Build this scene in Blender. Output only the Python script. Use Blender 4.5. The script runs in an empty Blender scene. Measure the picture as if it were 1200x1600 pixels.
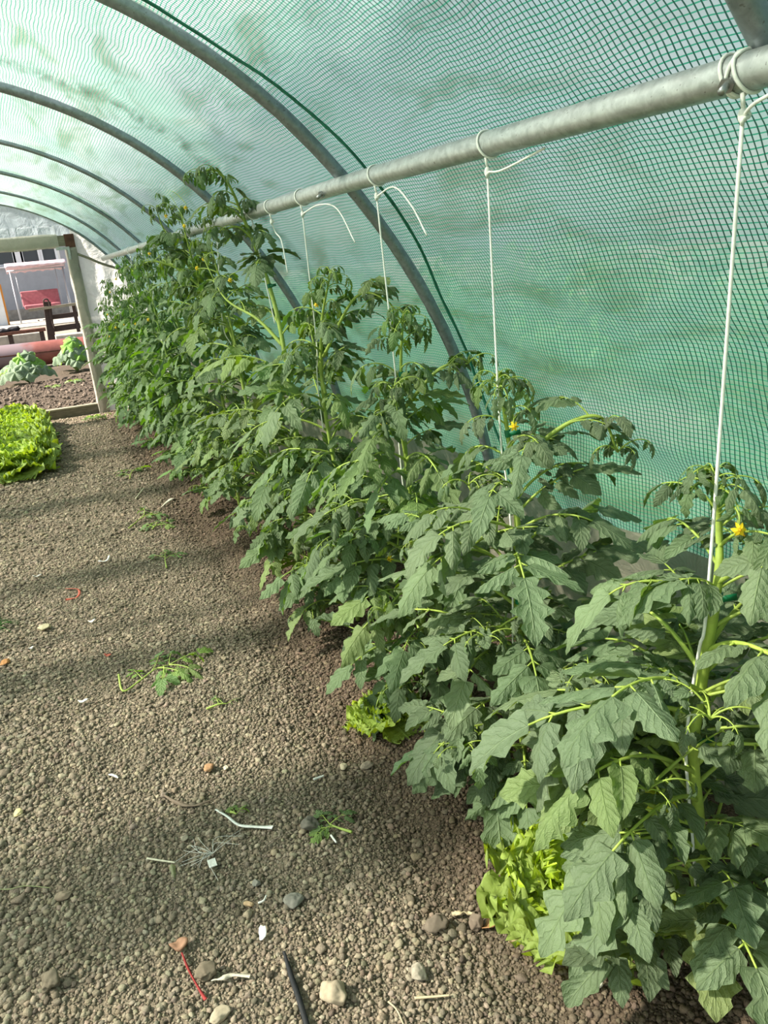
import bpy, math, random
import numpy as np
PI = math.pi
R = np.random.default_rng(7)
scene = bpy.context.scene
COL = scene.collection

# ------------------------------------------------------------------ mesh helpers
class Acc:
    def __init__(s):
        s.V = []; s.F = []; s.U = []; s.C = []; s.n = 0
    def add(s, V, F, uv=None, col=None):
        V = np.asarray(V, float).reshape(-1, 3)
        if isinstance(F, np.ndarray): F = [F]
        for f in F:
            f = np.asarray(f, np.int64)
            if len(f): s.F.append(f + s.n)
        s.V.append(V)
        s.U.append(np.zeros((len(V), 2)) if uv is None else np.asarray(uv, float).reshape(-1, 2))
        if col is None: col = (1, 1, 1)
        c = np.asarray(col, float)
        if c.ndim == 1: c = np.tile(c, (len(V), 1))
        s.C.append(c)
        s.n += len(V)
    def build(s, name, mat, parent=None, smooth=True):
        return mesh_obj(name, np.concatenate(s.V), s.F, mat, parent, np.concatenate(s.U), np.concatenate(s.C), smooth)

def mesh_obj(name, V, F, mat, parent=None, uv=None, col=None, smooth=True):
    me = bpy.data.meshes.new(name)
    V = np.asarray(V, np.float32)
    if isinstance(F, np.ndarray): F = [F]
    li = np.concatenate([f.ravel() for f in F]).astype(np.int32)
    cnt = np.concatenate([np.full(len(f), f.shape[1]) for f in F]).astype(np.int32)
    start = np.concatenate([[0], np.cumsum(cnt)[:-1]]).astype(np.int32)
    me.vertices.add(len(V)); me.vertices.foreach_set('co', V.ravel())
    me.loops.add(len(li)); me.loops.foreach_set('vertex_index', li)
    me.polygons.add(len(cnt)); me.polygons.foreach_set('loop_start', start)
    me.polygons.foreach_set('use_smooth', np.full(len(cnt), smooth))
    if uv is not None:
        l = me.uv_layers.new(name='UVMap')
        l.data.foreach_set('uv', np.asarray(uv, np.float32)[li].ravel())
    if col is not None:
        a = me.color_attributes.new('tint', 'FLOAT_COLOR', 'POINT')
        a.data.foreach_set('color', np.hstack([col, np.ones((len(col), 1))]).astype(np.float32).ravel())
    me.update(calc_edges=True); me.validate()
    me.materials.append(mat)
    o = bpy.data.objects.new(name, me); COL.objects.link(o)
    if parent: o.parent = parent
    return o

def tag(o, label=None, cat=None, group=None, kind=None):
    if label: o['label'] = label
    if cat: o['category'] = cat
    if group: o['group'] = group
    if kind: o['kind'] = kind
    return o
def empty(name, label=None, cat=None, loc=(0, 0, 0), group=None, kind=None):
    o = bpy.data.objects.new(name, None); COL.objects.link(o); o.location = loc
    o.empty_display_size = .05
    return tag(o, label, cat, group, kind)
def place(o, loc):
    """put a mesh thing's origin at its base (its mesh is written in world coordinates)"""
    loc = np.asarray(loc, float)
    me = o.data
    co = np.zeros(len(me.vertices) * 3, np.float32); me.vertices.foreach_get('co', co)
    co = co.reshape(-1, 3) - loc.astype(np.float32); me.vertices.foreach_set('co', co.ravel()); me.update()
    o.location = loc
    return o

def norm(v):
    v = np.asarray(v, float); return v / (np.linalg.norm(v) + 1e-12)

def tube(P, r, sides=8, caps=True):
    P = np.asarray(P, float); n = len(P)
    r = np.full(n, r) if np.isscalar(r) else np.asarray(r, float)
    T = np.gradient(P, axis=0); T /= np.linalg.norm(T, axis=1)[:, None] + 1e-12
    ref = np.array([0, 0, 1.]) if abs(T[0][2]) < .9 else np.array([1., 0, 0])
    N = np.zeros_like(P); N[0] = norm(np.cross(T[0], ref))
    for i in range(1, n):
        v = N[i - 1] - T[i] * np.dot(N[i - 1], T[i]); N[i] = norm(v)
    B = np.cross(T, N)
    a = np.linspace(0, 2 * PI, sides, endpoint=False)
    V = P[:, None] + r[:, None, None] * (np.cos(a)[None, :, None] * N[:, None] + np.sin(a)[None, :, None] * B[:, None])
    V = V.reshape(-1, 3)
    i = np.arange(n - 1)[:, None] * sides; j = np.arange(sides)[None]; k = (j + 1) % sides
    Q = np.stack([i + j, i + k, i + sides + k, i + sides + j], -1).reshape(-1, 4)
    F = [Q]
    uv = np.stack([np.repeat(np.linspace(0, 1, n), sides), np.tile(a / (2 * PI), n)], -1)
    if caps:
        m = len(V); V = np.vstack([V, P[0], P[-1]]); uv = np.vstack([uv, [0, 0], [1, 0]])
        jj = np.arange(sides); kk = (jj + 1) % sides
        F.append(np.stack([kk, jj, np.full(sides, m)], -1))
        F.append(np.stack([jj + (n - 1) * sides, kk + (n - 1) * sides, np.full(sides, m + 1)], -1))
    return V, F, uv

def curve(pts, n=24):
    """Catmull-Rom through the points"""
    P = np.asarray(pts, float)
    if len(P) < 3:
        t = np.linspace(0, 1, n)[:, None]; return P[0] * (1 - t) + P[-1] * t
    Q = np.vstack([2 * P[0] - P[1], P, 2 * P[-1] - P[-2]])
    out = []
    seg = len(P) - 1; per = max(2, int(math.ceil(n / seg)))
    for i in range(seg):
        p0, p1, p2, p3 = Q[i:i + 4]
        t = np.linspace(0, 1, per, endpoint=False)[:, None]
        out.append(.5 * ((2 * p1) + (-p0 + p2) * t + (2 * p0 - 5 * p1 + 4 * p2 - p3) * t ** 2 + (-p0 + 3 * p1 - 3 * p2 + p3) * t ** 3))
    out.append(P[-1:])
    return np.vstack(out)

def box(x0, x1, y0, y1, z0, z1):
    V = np.array([[x, y, z] for z in (z0, z1) for y in (y0, y1) for x in (x0, x1)], float)
    F = np.array([[0, 2, 3, 1], [4, 5, 7, 6], [0, 1, 5, 4], [2, 6, 7, 3], [0, 4, 6, 2], [1, 3, 7, 5]])
    return V, F
def beam(a, b, w, h):
    a = np.asarray(a, float); b = np.asarray(b, float)
    t = norm(b - a); up = np.array([0, 0, 1.]) if abs(t[2]) < .95 else np.array([0, 1., 0])
    s = norm(np.cross(t, up)); u = np.cross(s, t)
    V = [p + sx * s * w / 2 + sz * u * h / 2 for p in (a, b) for sz in (-1, 1) for sx in (-1, 1)]
    F = np.array([[0, 2, 3, 1], [4, 5, 7, 6], [0, 1, 5, 4], [2, 6, 7, 3], [0, 4, 6, 2], [1, 3, 7, 5]])
    return np.array(V), F
def bevel(o, w=.006, seg=2):
    m = o.modifiers.new('bevel', 'BEVEL'); m.width = w; m.segments = seg; m.limit_method = 'ANGLE'
    return o

# smooth value noise on numpy arrays
def _hash(ix, iy, iz, seed):
    h = (ix * 374761393 + iy * 668265263 + iz * 2147483647 + seed * 1274126177) & 0xFFFFFFFF
    h = ((h ^ (h >> 13)) * 1274126177) & 0xFFFFFFFF
    return ((h ^ (h >> 16)) & 0xFFFF) / 65535.0
def vnoise(x, y, z=None, seed=0):
    x = np.asarray(x, float); y = np.asarray(y, float); z = np.zeros_like(x) if z is None else np.asarray(z, float)
    ix = np.floor(x).astype(np.int64); iy = np.floor(y).astype(np.int64); iz = np.floor(z).astype(np.int64)
    fx, fy, fz = x - ix, y - iy, z - iz
    s = lambda t: t * t * (3 - 2 * t)
    fx, fy, fz = s(fx), s(fy), s(fz)
    r = 0
    for dx in (0, 1):
        for dy in (0, 1):
            for dz in (0, 1):
                w = (fx if dx else 1 - fx) * (fy if dy else 1 - fy) * (fz if dz else 1 - fz)
                r = r + w * _hash(ix + dx, iy + dy, iz + dz, seed)
    return r * 2 - 1
def fbm(x, y, z=None, oct=3, seed=0):
    r = 0; a = 1; f = 1
    for k in range(oct):
        r = r + a * vnoise(np.asarray(x) * f, np.asarray(y) * f, None if z is None else np.asarray(z) * f, seed + k); a *= .5; f *= 2.03
    return r

# ------------------------------------------------------------------ materials
class N:
    def __init__(s, name):
        s.m = bpy.data.materials.new(name); s.m.use_nodes = True
        s.t = s.m.node_tree; s.t.nodes.clear(); s.out = s.t.nodes.new('ShaderNodeOutputMaterial')
    def n(s, typ, **kw):
        x = s.t.nodes.new(typ)
        for k, v in kw.items():
            if k.startswith('i_'):
                key = k[2:].replace('_', ' ')
                x.inputs[key].default_value = v
            else: setattr(x, k, v)
        return x
    def l(s, a, b): s.t.links.new(a, b)
    def math(s, op, a, b=None, c=None, clamp=False):
        x = s.t.nodes.new('ShaderNodeMath'); x.operation = op; x.use_clamp = clamp
        for i, v in enumerate((a, b, c)):
            if v is None: continue
            if isinstance(v, (int, float)): x.inputs[i].default_value = v
            else: s.l(v, x.inputs[i])
        return x.outputs[0]
    def mix(s, f, a, b, blend='MIX'):
        x = s.t.nodes.new('ShaderNodeMix'); x.data_type = 'RGBA'; x.blend_type = blend
        for i, v in ((0, f), (6, a), (7, b)):
            if isinstance(v, (int, float)): x.inputs[i].default_value = v
            elif isinstance(v, tuple): x.inputs[i].default_value = (*v, 1) if len(v) == 3 else v
            else: s.l(v, x.inputs[i])
        return x.outputs[2]
    def ramp(s, f, stops):
        x = s.t.nodes.new('ShaderNodeValToRGB'); e = x.color_ramp.elements
        while len(e) > 1: e.remove(e[-1])
        for i, (p, c) in enumerate(stops):
            k = e[0] if i == 0 else e.new(p)
            k.position = p; k.color = (*c, 1) if not isinstance(c, (int, float)) else (c, c, c, 1)
        s.l(f, x.inputs[0]); return x.outputs[0]
    def noise(s, scale, detail=3, rough=.55, vec=None, dist=0):
        x = s.n('ShaderNodeTexNoise'); x.inputs['Scale'].default_value = scale; x.inputs['Detail'].default_value = detail
        x.inputs['Roughness'].default_value = rough; x.inputs['Distortion'].default_value = dist
        if vec is not None: s.l(vec, x.inputs['Vector'])
        return x.outputs[0]
    def obj(s): return s.n('ShaderNodeTexCoord').outputs['Object']
    def uv(s): return s.n('ShaderNodeTexCoord').outputs['UV']
    def tint(s): return s.n('ShaderNodeVertexColor', layer_name='tint').outputs[0]
    def bump(s, h, strength=.5, dist=.01):
        x = s.n('ShaderNodeBump'); x.inputs['Strength'].default_value = strength; x.inputs['Distance'].default_value = dist
        s.l(h, x.inputs['Height']); return x.outputs[0]
    def principled(s, col, rough=.6, metal=0, bump=None, spec=.5, **kw):
        x = s.n('ShaderNodeBsdfPrincipled')
        if isinstance(col, tuple): x.inputs['Base Color'].default_value = (*col, 1)
        else: s.l(col, x.inputs['Base Color'])
        if isinstance(rough, (int, float)): x.inputs['Roughness'].default_value = rough
        else: s.l(rough, x.inputs['Roughness'])
        x.inputs['Metallic'].default_value = metal; x.inputs['Specular IOR Level'].default_value = spec
        for k, v in kw.items(): x.inputs[k].default_value = v
        if bump is not None: s.l(bump, x.inputs['Normal'])
        return x.outputs[0]
    def mixs(s, f, a, b):
        x = s.n('ShaderNodeMixShader')
        if isinstance(f, (int, float)): x.inputs[0].default_value = f
        else: s.l(f, x.inputs[0])
        s.l(a, x.inputs[1]); s.l(b, x.inputs[2]); return x.outputs[0]
    def bsdf(s, typ, col, normal=None, rough=None):
        x = s.n('ShaderNodeBsdf' + typ)
        if isinstance(col, tuple): x.inputs[0].default_value = (*col, 1)
        else: s.l(col, x.inputs[0])
        if rough is not None: x.inputs['Roughness'].default_value = rough
        if normal is not None: s.l(normal, x.inputs['Normal'])
        return x.outputs[0]
    def done(s, sh): s.l(sh, s.out.inputs[0]); return s.m

def simple(name, col, rough=.6, metal=0, nscale=0, namt=.25, bumpd=0, spec=.4):
    m = N(name); c = col; b = None
    if nscale:
        f = m.noise(nscale, 4, vec=m.obj())
        c = m.mix(m.ramp(f, [(.3, 0.), (.7, 1.)]), tuple(x * (1 - namt) for x in col), tuple(min(1, x * (1 + namt)) for x in col))
        if bumpd: b = m.bump(f, .6, bumpd)
    return m.done(m.principled(c, rough, metal, b, spec))

def mat_leaf(name='tomato_leaf', lo=.27, gloss=.45, tm=(2.3, 2.5, .55)):
    m = N(name); uv = m.uv(); t = m.tint()
    sep = m.n('ShaderNodeSeparateXYZ'); m.l(uv, sep.inputs[0])
    u, v = sep.outputs[0], sep.outputs[1]
    av = m.math('MULTIPLY', m.math('ABSOLUTE', m.math('SUBTRACT', v, .5)), 2)
    mid = m.math('SUBTRACT', 1, m.math('MULTIPLY', av, 14), clamp=True)
    s = m.math('SUBTRACT', u, m.math('MULTIPLY', av, .22))
    wob = m.math('MULTIPLY', m.math('SUBTRACT', m.noise(6, 2, vec=uv), .5), .12)
    s = m.math('ADD', s, wob)
    fr = m.math('FRACT', m.math('MULTIPLY', s, 6.5))
    tri = m.math('ABSOLUTE', m.math('SUBTRACT', fr, .5))            # .5 on the vein
    lat = m.math('MULTIPLY', m.math('SUBTRACT', tri, .41, clamp=True), 10)
    vein = m.math('MAXIMUM', mid, m.math('MULTIPLY', lat, .55), clamp=True)
    fine = m.noise(26, 3, vec=uv)
    pos = m.obj()
    mott = m.noise(9, 3, vec=pos)
    dust = m.math('GREATER_THAN', m.noise(330, 1, vec=pos), .70)
    c = m.mix(m.math('MULTIPLY', m.math('SUBTRACT', mott, .3), .8, clamp=True), t, m.mix(1, t, (1.22, 1.18, 1.15), 'MULTIPLY'))
    c = m.mix(m.math('MULTIPLY', m.math('SUBTRACT', fine, .35, clamp=True), .7), c, m.mix(1, t, (.72, .78, .75), 'MULTIPLY'))
    c = m.mix(m.math('MULTIPLY', vein, .55), c, m.mix(.5, m.mix(1, t, (1.7, 1.75, 1.25), 'MULTIPLY'), (.28, .38, .16)))
    c = m.mix(m.math('MULTIPLY', dust, .18), c, (.5, .55, .5))
    geo = m.n('ShaderNodeNewGeometry')
    c = m.mix(m.math('MULTIPLY', geo.outputs['Backfacing'], .38), c, (.26, .34, .2))   # pale hairy underside
    h = m.math('ADD', m.math('MULTIPLY', m.math('MULTIPLY', vein, -1), .9), m.math('MULTIPLY', fine, .8))
    h = m.math('ADD', h, m.math('MULTIPLY', m.math('SUBTRACT', .5, tri), 1.1))
    b = m.bump(h, .75, .0035)
    p = m.principled(c, .62, 0, b, gloss)
    tc = m.mix(1, t, tm, 'MULTIPLY')
    tr = m.bsdf('Translucent', tc, b)
    return m.done(m.mixs(lo, p, tr))

def mat_film():
    m = N('net_reinforced_film'); uv = m.uv()
    wx = m.n('ShaderNodeTexNoise'); wx.inputs['Scale'].default_value = 5; wx.inputs['Detail'].default_value = 2
    m.l(uv, wx.inputs['Vector'])
    off = m.n('ShaderNodeVectorMath', operation='MULTIPLY_ADD')
    m.l(wx.outputs['Color'], off.inputs[0]); off.inputs[1].default_value = (.03, .03, 0); m.l(uv, off.inputs[2])
    sep = m.n('ShaderNodeSeparateXYZ'); m.l(off.outputs[0], sep.inputs[0])
    raw = m.n('ShaderNodeSeparateXYZ'); m.l(uv, raw.inputs[0])
    def line(x, cell, w):
        f = m.math('ABSOLUTE', m.math('SUBTRACT', m.math('FRACT', m.math('DIVIDE', x, cell)), .5))
        return m.math('GREATER_THAN', f, .5 - w / cell / 2)
    a = line(sep.outputs[0], .0145, .0031); b = line(sep.outputs[1], .0122, .0026)
    grid = m.math('MAXIMUM', a, b)
    dirt = m.ramp(m.noise(2.2, 5, .6, uv), [(.35, 0.), (.7, 1.)])
    blot = m.math('MULTIPLY', m.ramp(m.noise(1.1, 2, .5, uv), [(.38, .25), (.62, 1.)]), m.math('MULTIPLY', m.math('SUBTRACT', m.n('ShaderNodeSeparateXYZ').outputs[1] if False else raw.outputs[1], .9), 1.1, clamp=True))
    speck = m.ramp(m.noise(55, 3, .6, uv), [(.52, 0.), (.72, 1.)])
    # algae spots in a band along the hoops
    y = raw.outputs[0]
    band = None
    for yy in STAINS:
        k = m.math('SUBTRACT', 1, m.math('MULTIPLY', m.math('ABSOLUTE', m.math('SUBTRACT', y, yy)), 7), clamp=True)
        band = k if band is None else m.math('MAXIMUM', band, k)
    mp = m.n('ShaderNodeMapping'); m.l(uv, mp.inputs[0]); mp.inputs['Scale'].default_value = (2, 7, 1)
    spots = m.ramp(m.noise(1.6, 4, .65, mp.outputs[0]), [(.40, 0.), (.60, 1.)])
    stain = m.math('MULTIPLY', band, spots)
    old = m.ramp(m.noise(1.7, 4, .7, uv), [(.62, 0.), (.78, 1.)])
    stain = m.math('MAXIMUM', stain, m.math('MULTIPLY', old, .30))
    ms = m.n('ShaderNodeMapping'); m.l(uv, ms.inputs[0]); ms.inputs['Scale'].default_value = (1.1, 3.4, 1)
    olive = m.ramp(m.noise(1.5, 5, .6, ms.outputs[0], .6), [(.50, 0.), (.66, 1.)])
    pale_ = m.ramp(m.noise(1.3, 3, .5, m.n('ShaderNodeVectorMath', operation='ADD').outputs[0] if False else ms.outputs[0], .3), [(.30, 1.), (.44, 0.)])
    bmp = m.bump(m.noise(14, 4, .6, uv), .35, .01)
    tcol = m.mix(blot, (.62, .92, .76), (.90, .94, .97))
    tcol = m.mix(m.math('MULTIPLY', olive, .95), tcol, (.38, .48, .30)); tcol = m.mix(m.math('MULTIPLY', pale_, .8), tcol, (.95, .98, .93))
    # denser bands added to the unseen left film to shade the path
    v = raw.outputs[1]
    shade_band = None
    for yy, hw in SHADE_BANDS:
        k = m.math('MULTIPLY', m.math('SUBTRACT', hw, m.math('ABSOLUTE', m.math('SUBTRACT', y, yy))), 7, clamp=True)
        shade_band = k if shade_band is None else m.math('MAXIMUM', shade_band, k)
    shade_band = m.math('MULTIPLY', shade_band, m.math('MULTIPLY', m.math('SUBTRACT', v, 4.5), 5, clamp=True))
    shade_band = m.math('MULTIPLY', shade_band, m.ramp(m.noise(1.5, 3, .5, uv), [(.3, .55), (.55, 1.)]))
    ccol = m.mix(dirt, (.96, .97, .95), (.86, .90, .86))
    rf = m.n('ShaderNodeBsdfRefraction'); rf.inputs['IOR'].default_value = 1.04; rf.inputs['Roughness'].default_value = .5; m.l(ccol, rf.inputs['Color']); m.l(bmp, rf.inputs['Normal'])
    milk = m.bsdf('Translucent', tcol, bmp)
    dcol = m.mix(blot, (.42, .70, .55), (.64, .71, .71)); dcol = m.mix(m.math('MULTIPLY', olive, .95), dcol, (.26, .36, .22)); dcol = m.mix(m.math('MULTIPLY', pale_, .7), dcol, (.75, .82, .74))
    dif = m.principled(dcol, .30, 0, bmp, .6)
    body = m.mixs(.32, milk, dif)
    side = m.math('MULTIPLY', m.math('SUBTRACT', v, 2.0), .5, clamp=True)     # milky right side; unseen left side made clearer to let sun in
    clear = m.mixs(m.math('SUBTRACT', .45, m.math('MULTIPLY', side, .40)), m.bsdf('Transparent', ccol), rf.outputs[0])
    fac = m.math('ADD', m.math('SUBTRACT', .70, m.math('MULTIPLY', side, .38)), m.math('MULTIPLY', dirt, .18))
    fac = m.math('ADD', fac, m.math('MULTIPLY', speck, .10))
    fac = m.math('ADD', fac, m.math('MULTIPLY', shade_band, .50), clamp=True)
    film = m.mixs(fac, clear, body)
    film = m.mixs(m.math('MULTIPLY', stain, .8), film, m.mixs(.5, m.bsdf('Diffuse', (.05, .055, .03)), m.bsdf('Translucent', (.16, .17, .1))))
    thr = m.mixs(.15, m.principled((.006, .085, .058), .45), m.bsdf('Translucent', (.012, .2, .135)))
    thr = m.mixs(.06, thr, m.bsdf('Transparent', (.4, .85, .65)))
    pale = m.mixs(.5, m.principled((.05, .42, .24), .3, 0, None, .7), m.bsdf('Translucent', (.12, .72, .45)))  # lengthwise threads painted mint on the right wall, as if catching sun
    out = m.mixs(b, film, m.mixs(m.math('SUBTRACT', 1, side), thr, pale))
    return m.done(m.mixs(a, out, thr))

def mat_plastic(name, col, clear=.25, tr=.6, rough=.3, wr=9):
    m = N(name); o = m.obj(); h = m.noise(wr, 5, .6, o, .6); b = m.bump(h, .8, .03)
    c = m.mix(m.ramp(h, [(.3, 0.), (.7, 1.)]), tuple(x * .86 for x in col), col)
    s = m.mixs(tr, m.principled(c, rough, 0, b), m.bsdf('Translucent', c, b))
    return m.done(m.mixs(clear, s, m.bsdf('Transparent', (.93, .95, .95))))

def mat_soil():
    m = N('garden_soil'); o = m.obj()
    big = m.noise(2.2, 4, .6, o); mid = m.noise(14, 5, .65, o)
    vor = m.n('ShaderNodeTexVoronoi'); vor.inputs['Scale'].default_value = 75; m.l(o, vor.inputs['Vector'])
    v2 = m.n('ShaderNodeTexVoronoi'); v2.inputs['Scale'].default_value = 160; m.l(o, v2.inputs['Vector'])
    t = m.tint()
    c = m.mix(m.ramp(mid, [(.3, 0.), (.7, 1.)]), m.mix(1, t, (.6, .58, .55), 'MULTIPLY'), m.mix(1, t, (1.15, 1.12, 1.1), 'MULTIPLY'))
    c = m.mix(m.math('MULTIPLY', v2.outputs['Distance'], .45), c, m.mix(1, t, (1.4, 1.35, 1.3), 'MULTIPLY'))
    h = m.math('ADD', m.math('MULTIPLY', vor.outputs['Distance'], -1.0), m.math('MULTIPLY', v2.outputs['Distance'], -.5))
    h = m.math('ADD', h, m.math('MULTIPLY', mid, .8))
    return m.done(m.principled(c, .95, 0, m.bump(h, 1, .012), .15))
def mat_clod():
    m = N('soil_crumb'); o = m.obj(); t = m.tint()
    f = m.noise(240, 3, .6, o)
    c = m.mix(m.ramp(f, [(.3, 0.), (.7, 1.)]), m.mix(1, t, (.75, .74, .72), 'MULTIPLY'), m.mix(1, t, (1.2, 1.2, 1.18), 'MULTIPLY'))
    return m.done(m.principled(c, .95, 0, m.bump(f, .8, .002), .12))
def mat_galv(name='galvanized_steel', col=(.56, .58, .57)):
    m = N(name); o = m.obj(); f = m.noise(45, 4, .6, o, .5); g = m.noise(7, 3, .6, o)
    c = m.mix(m.ramp(f, [(.35, 0.), (.65, 1.)]), tuple(x * .7 for x in col), col)
    pit = m.ramp(m.noise(120, 2, .5, o), [(.68, 0.), (.72, 1.)])
    c = m.mix(m.math('MULTIPLY', pit, .6), c, (.12, .11, .10))
    return m.done(m.principled(c, m.math('ADD', .32, m.math('MULTIPLY', g, .3)), .75, m.bump(f, .25, .002), .5))
def mat_tint(name, rough=.6, spec=.4, tr=0, nscale=60):
    """surface coloured per piece, with a little grain"""
    m = N(name); o = m.obj(); t = m.tint(); f = m.noise(nscale, 4, .6, o)
    c = m.mix(m.ramp(f, [(.3, 0.), (.7, 1.)]), m.mix(1, t, (.78, .78, .78), 'MULTIPLY'), m.mix(1, t, (1.15, 1.15, 1.15), 'MULTIPLY'))
    b = m.bump(f, .5, .002)
    p = m.principled(c, rough, 0, b, spec)
    if tr: p = m.mixs(tr, p, m.bsdf('Translucent', m.mix(1, t, (1.3, 1.3, .8), 'MULTIPLY'), b))
    return m.done(p)
def mat_wood(name, col, scale=6):
    m = N(name); o = m.obj(); mp = m.n('ShaderNodeMapping'); m.l(o, mp.inputs[0]); mp.inputs['Scale'].default_value = (1.5, 12, 12)
    f = m.noise(scale, 5, .65, mp.outputs[0], .8)
    c = m.mix(m.ramp(f, [(.3, 0.), (.7, 1.)]), tuple(x * .55 for x in col), tuple(x * 1.2 for x in col))
    return m.done(m.principled(c, .8, 0, m.bump(f, .6, .004), .2))

def mat_tank():
    m = N('worn_red_paint'); o = m.obj(); sp = m.n('ShaderNodeSeparateXYZ'); m.l(o, sp.inputs[0])
    f = m.math('ADD', sp.outputs[0], m.math('MULTIPLY', m.noise(3, 4, .6, o), .5))
    c = m.mix(m.ramp(m.noise(5, 4, .6, o), [(.3, 0.), (.7, 1.)]), (.16, .05, .04), (.27, .09, .07))
    w = m.math('SUBTRACT', 1, m.math('MULTIPLY', m.math('SUBTRACT', f, -.05), 6, clamp=True))
    c = m.mix(m.math('MULTIPLY', w, .75), c, (.20, .18, .20))
    return m.done(m.principled(c, .4, .1, None, .5))
HOOPS = [-2.3, -.7, .9, 2.55, 4.1, 5.6, 7.0, 8.35, 9.50]
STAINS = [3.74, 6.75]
SHADE_BANDS = [(2.42, .36), (3.72, .20), (4.80, .22), (6.4, .22), (7.9, .25)]  # film bands added out of view to cast soft shade on the path
M = dict(
    leaf=mat_leaf(), stem=mat_tint('tomato_stem', .5, .4, .12, 40), film=mat_film(),
    skirt=mat_plastic('milky_film', (.36, .33, .26), .10, .35), endfilm=mat_plastic('white_film', (.88, .88, .84), .10, .62),
    clearfilm=mat_plastic('clear_film', (.62, .74, .78), .45, .6), wrap=mat_plastic('wrap_film', (.74, .71, .62), .25, .45, .25, 14),
    soil=mat_soil(), clod=mat_clod(), galv=mat_galv(), hoop=mat_galv('weathered_steel', (.30, .34, .36)),
    bolt=simple('zinc_bolt', (.35, .36, .36), .35, .9), string=simple('white_twine', (.82, .83, .78), .7, 0, 90, .1, .001),
    tie=simple('green_tape', (.006, .15, .06), .45), flower=mat_tint('flower', .5, .3, .25), fruit=mat_tint('fruit', .25, .5, .1, 8),
    lettuce=mat_leaf('lettuce_leaf', .35, .35, (1.35, 1.25, .5)), hem=simple('green_hem', (.012, .13, .075), .6, 0, 60, .3),
    bits=mat_tint('litter', .7, .3), stone=mat_tint('stone', .85, .25, 0, 45),
    wood=mat_wood('weathered_wood', (.30, .27, .2)), sillwood=mat_wood('sill_wood', (.17, .15, .115)), darkwood=mat_wood('dark_wood', (.07, .05, .045)), rust=simple('rusty_steel', (.11, .045, .03), .8, 0, 20, .4, .002),
    wall=simple('grey_render', (.36, .38, .42), .9, 0, 3, .08), pvc=simple('white_window_frame', (.75, .78, .82), .4),
    glass=simple('dark_window_glass', (.05, .06, .07), .12, 0, 0, 0, 0, .6), pink=simple('pink_canvas', (.62, .48, .53), .8, 0, 12, .12),
    seat=simple('red_cushion', (.36, .12, .14), .8, 0, 10, .15), swingmetal=simple('grey_tube', (.40, .42, .46), .45, .3),
    tank=mat_tank(), concrete=simple('concrete', (.34, .32, .28), .9, 0, 8, .2, .01),
    black=simple('black_plastic', (.012, .012, .015), .5), orange=simple('orange_trim', (.5, .2, .03), .6), grass=mat_tint('grass', .7, .2, .3),
    white=simple('white_panel', (.7, .72, .74), .5, 0, 5, .06),
)

# ------------------------------------------------------------------ tunnel geometry
CX, CZ, RF = -.74, .30, 2.365
def shrink(y): return 1 - .06 * np.clip((np.asarray(y, float) - 2.5) / 7.1, 0, 1)
def flat(theta):
    t = np.clip((PI / 2 - np.abs(np.asarray(theta) - PI / 2) - .785) / .785, 0, 1); return 1 - .05 * t * t * (3 - 2 * t)
def arch(theta, y, r):
    r = r * flat(theta)
    s = shrink(y); return np.stack([CX + r * s * np.cos(theta), np.asarray(y, float) + 0 * theta, CZ + r * s * np.sin(theta)], -1)

def film_mesh():
    ny, ns = 330, 230
    Y = np.linspace(-2.4, 9.66, ny); th = np.linspace(math.radians(-8.2), math.radians(188.2), ns)
    YY, TT = np.meshgrid(Y, th, indexing='ij')
    hp = np.array(HOOPS)
    ph = np.interp(Y, hp, np.arange(len(hp)))
    sag = np.sin(PI * (ph - np.floor(ph)))[:, None]
    low = np.clip((.9 - TT) / .9, 0, 1) * (TT < 1.2)
    d = .022 * sag * (np.sin(TT * 3 + 1) * .5 + .5) - .012 * sag
    d += .010 * fbm(YY * 1.6, TT * 4, oct=3, seed=3) * (.35 + sag)
    d += .007 * np.maximum(0, low) * np.sin(TT * 74 + 4 * vnoise(YY * .8, TT * 3, seed=19)) * (sag > .15) * np.clip(vnoise(YY * 1.1, TT * 2.5, seed=23) + .5, 0, 1)
    d += .020 * np.maximum(0, low) * np.sin(TT * 30 + 3 * vnoise(YY * 1.3, TT * 2, seed=9)) * sag      # horizontal folds of the slack side
    d = np.maximum(d, -.012)
    d = d - .055 * np.clip((YY - 4.3) / .6, 0, 1) * sag
    P = arch(TT, YY, RF + d)
    V = P.reshape(-1, 3)
    i, j = np.meshgrid(np.arange(ny - 1), np.arange(ns - 1), indexing='ij'); a = i * ns + j
    F = np.stack([a, a + 1, a + ns + 1, a + ns], -1).reshape(-1, 4)
    uv = np.stack([YY, TT * RF], -1).reshape(-1, 2)
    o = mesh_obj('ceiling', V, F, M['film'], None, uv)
    tag(o, 'green net-reinforced plastic film vault of the polytunnel', kind='structure')
film_mesh()

def overlap_strip():
    # the second sheet lapped over the first next to the second hoop, with its dark hem
    th = np.linspace(math.radians(-4), math.radians(95), 120)
    wob = .025 * fbm(th * 5, th * 0, oct=3, seed=21)
    hemy = np.interp(np.degrees(th), [-4, 20, 30, 38, 43, 52, 60, 95], [2.45, 2.45, 2.43, 2.38, 2.40, 2.48, 2.47, 2.42]) + 1.1 * wob
    P = arch(th, hemy, RF - .022)
    V, F, uv = tube(P, .0048, 6)
    o = mesh_obj('trim_1', V, F, M['hem'], None, uv); tag(o, 'dark green hem where two film sheets overlap', kind='structure')
overlap_strip()

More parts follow.
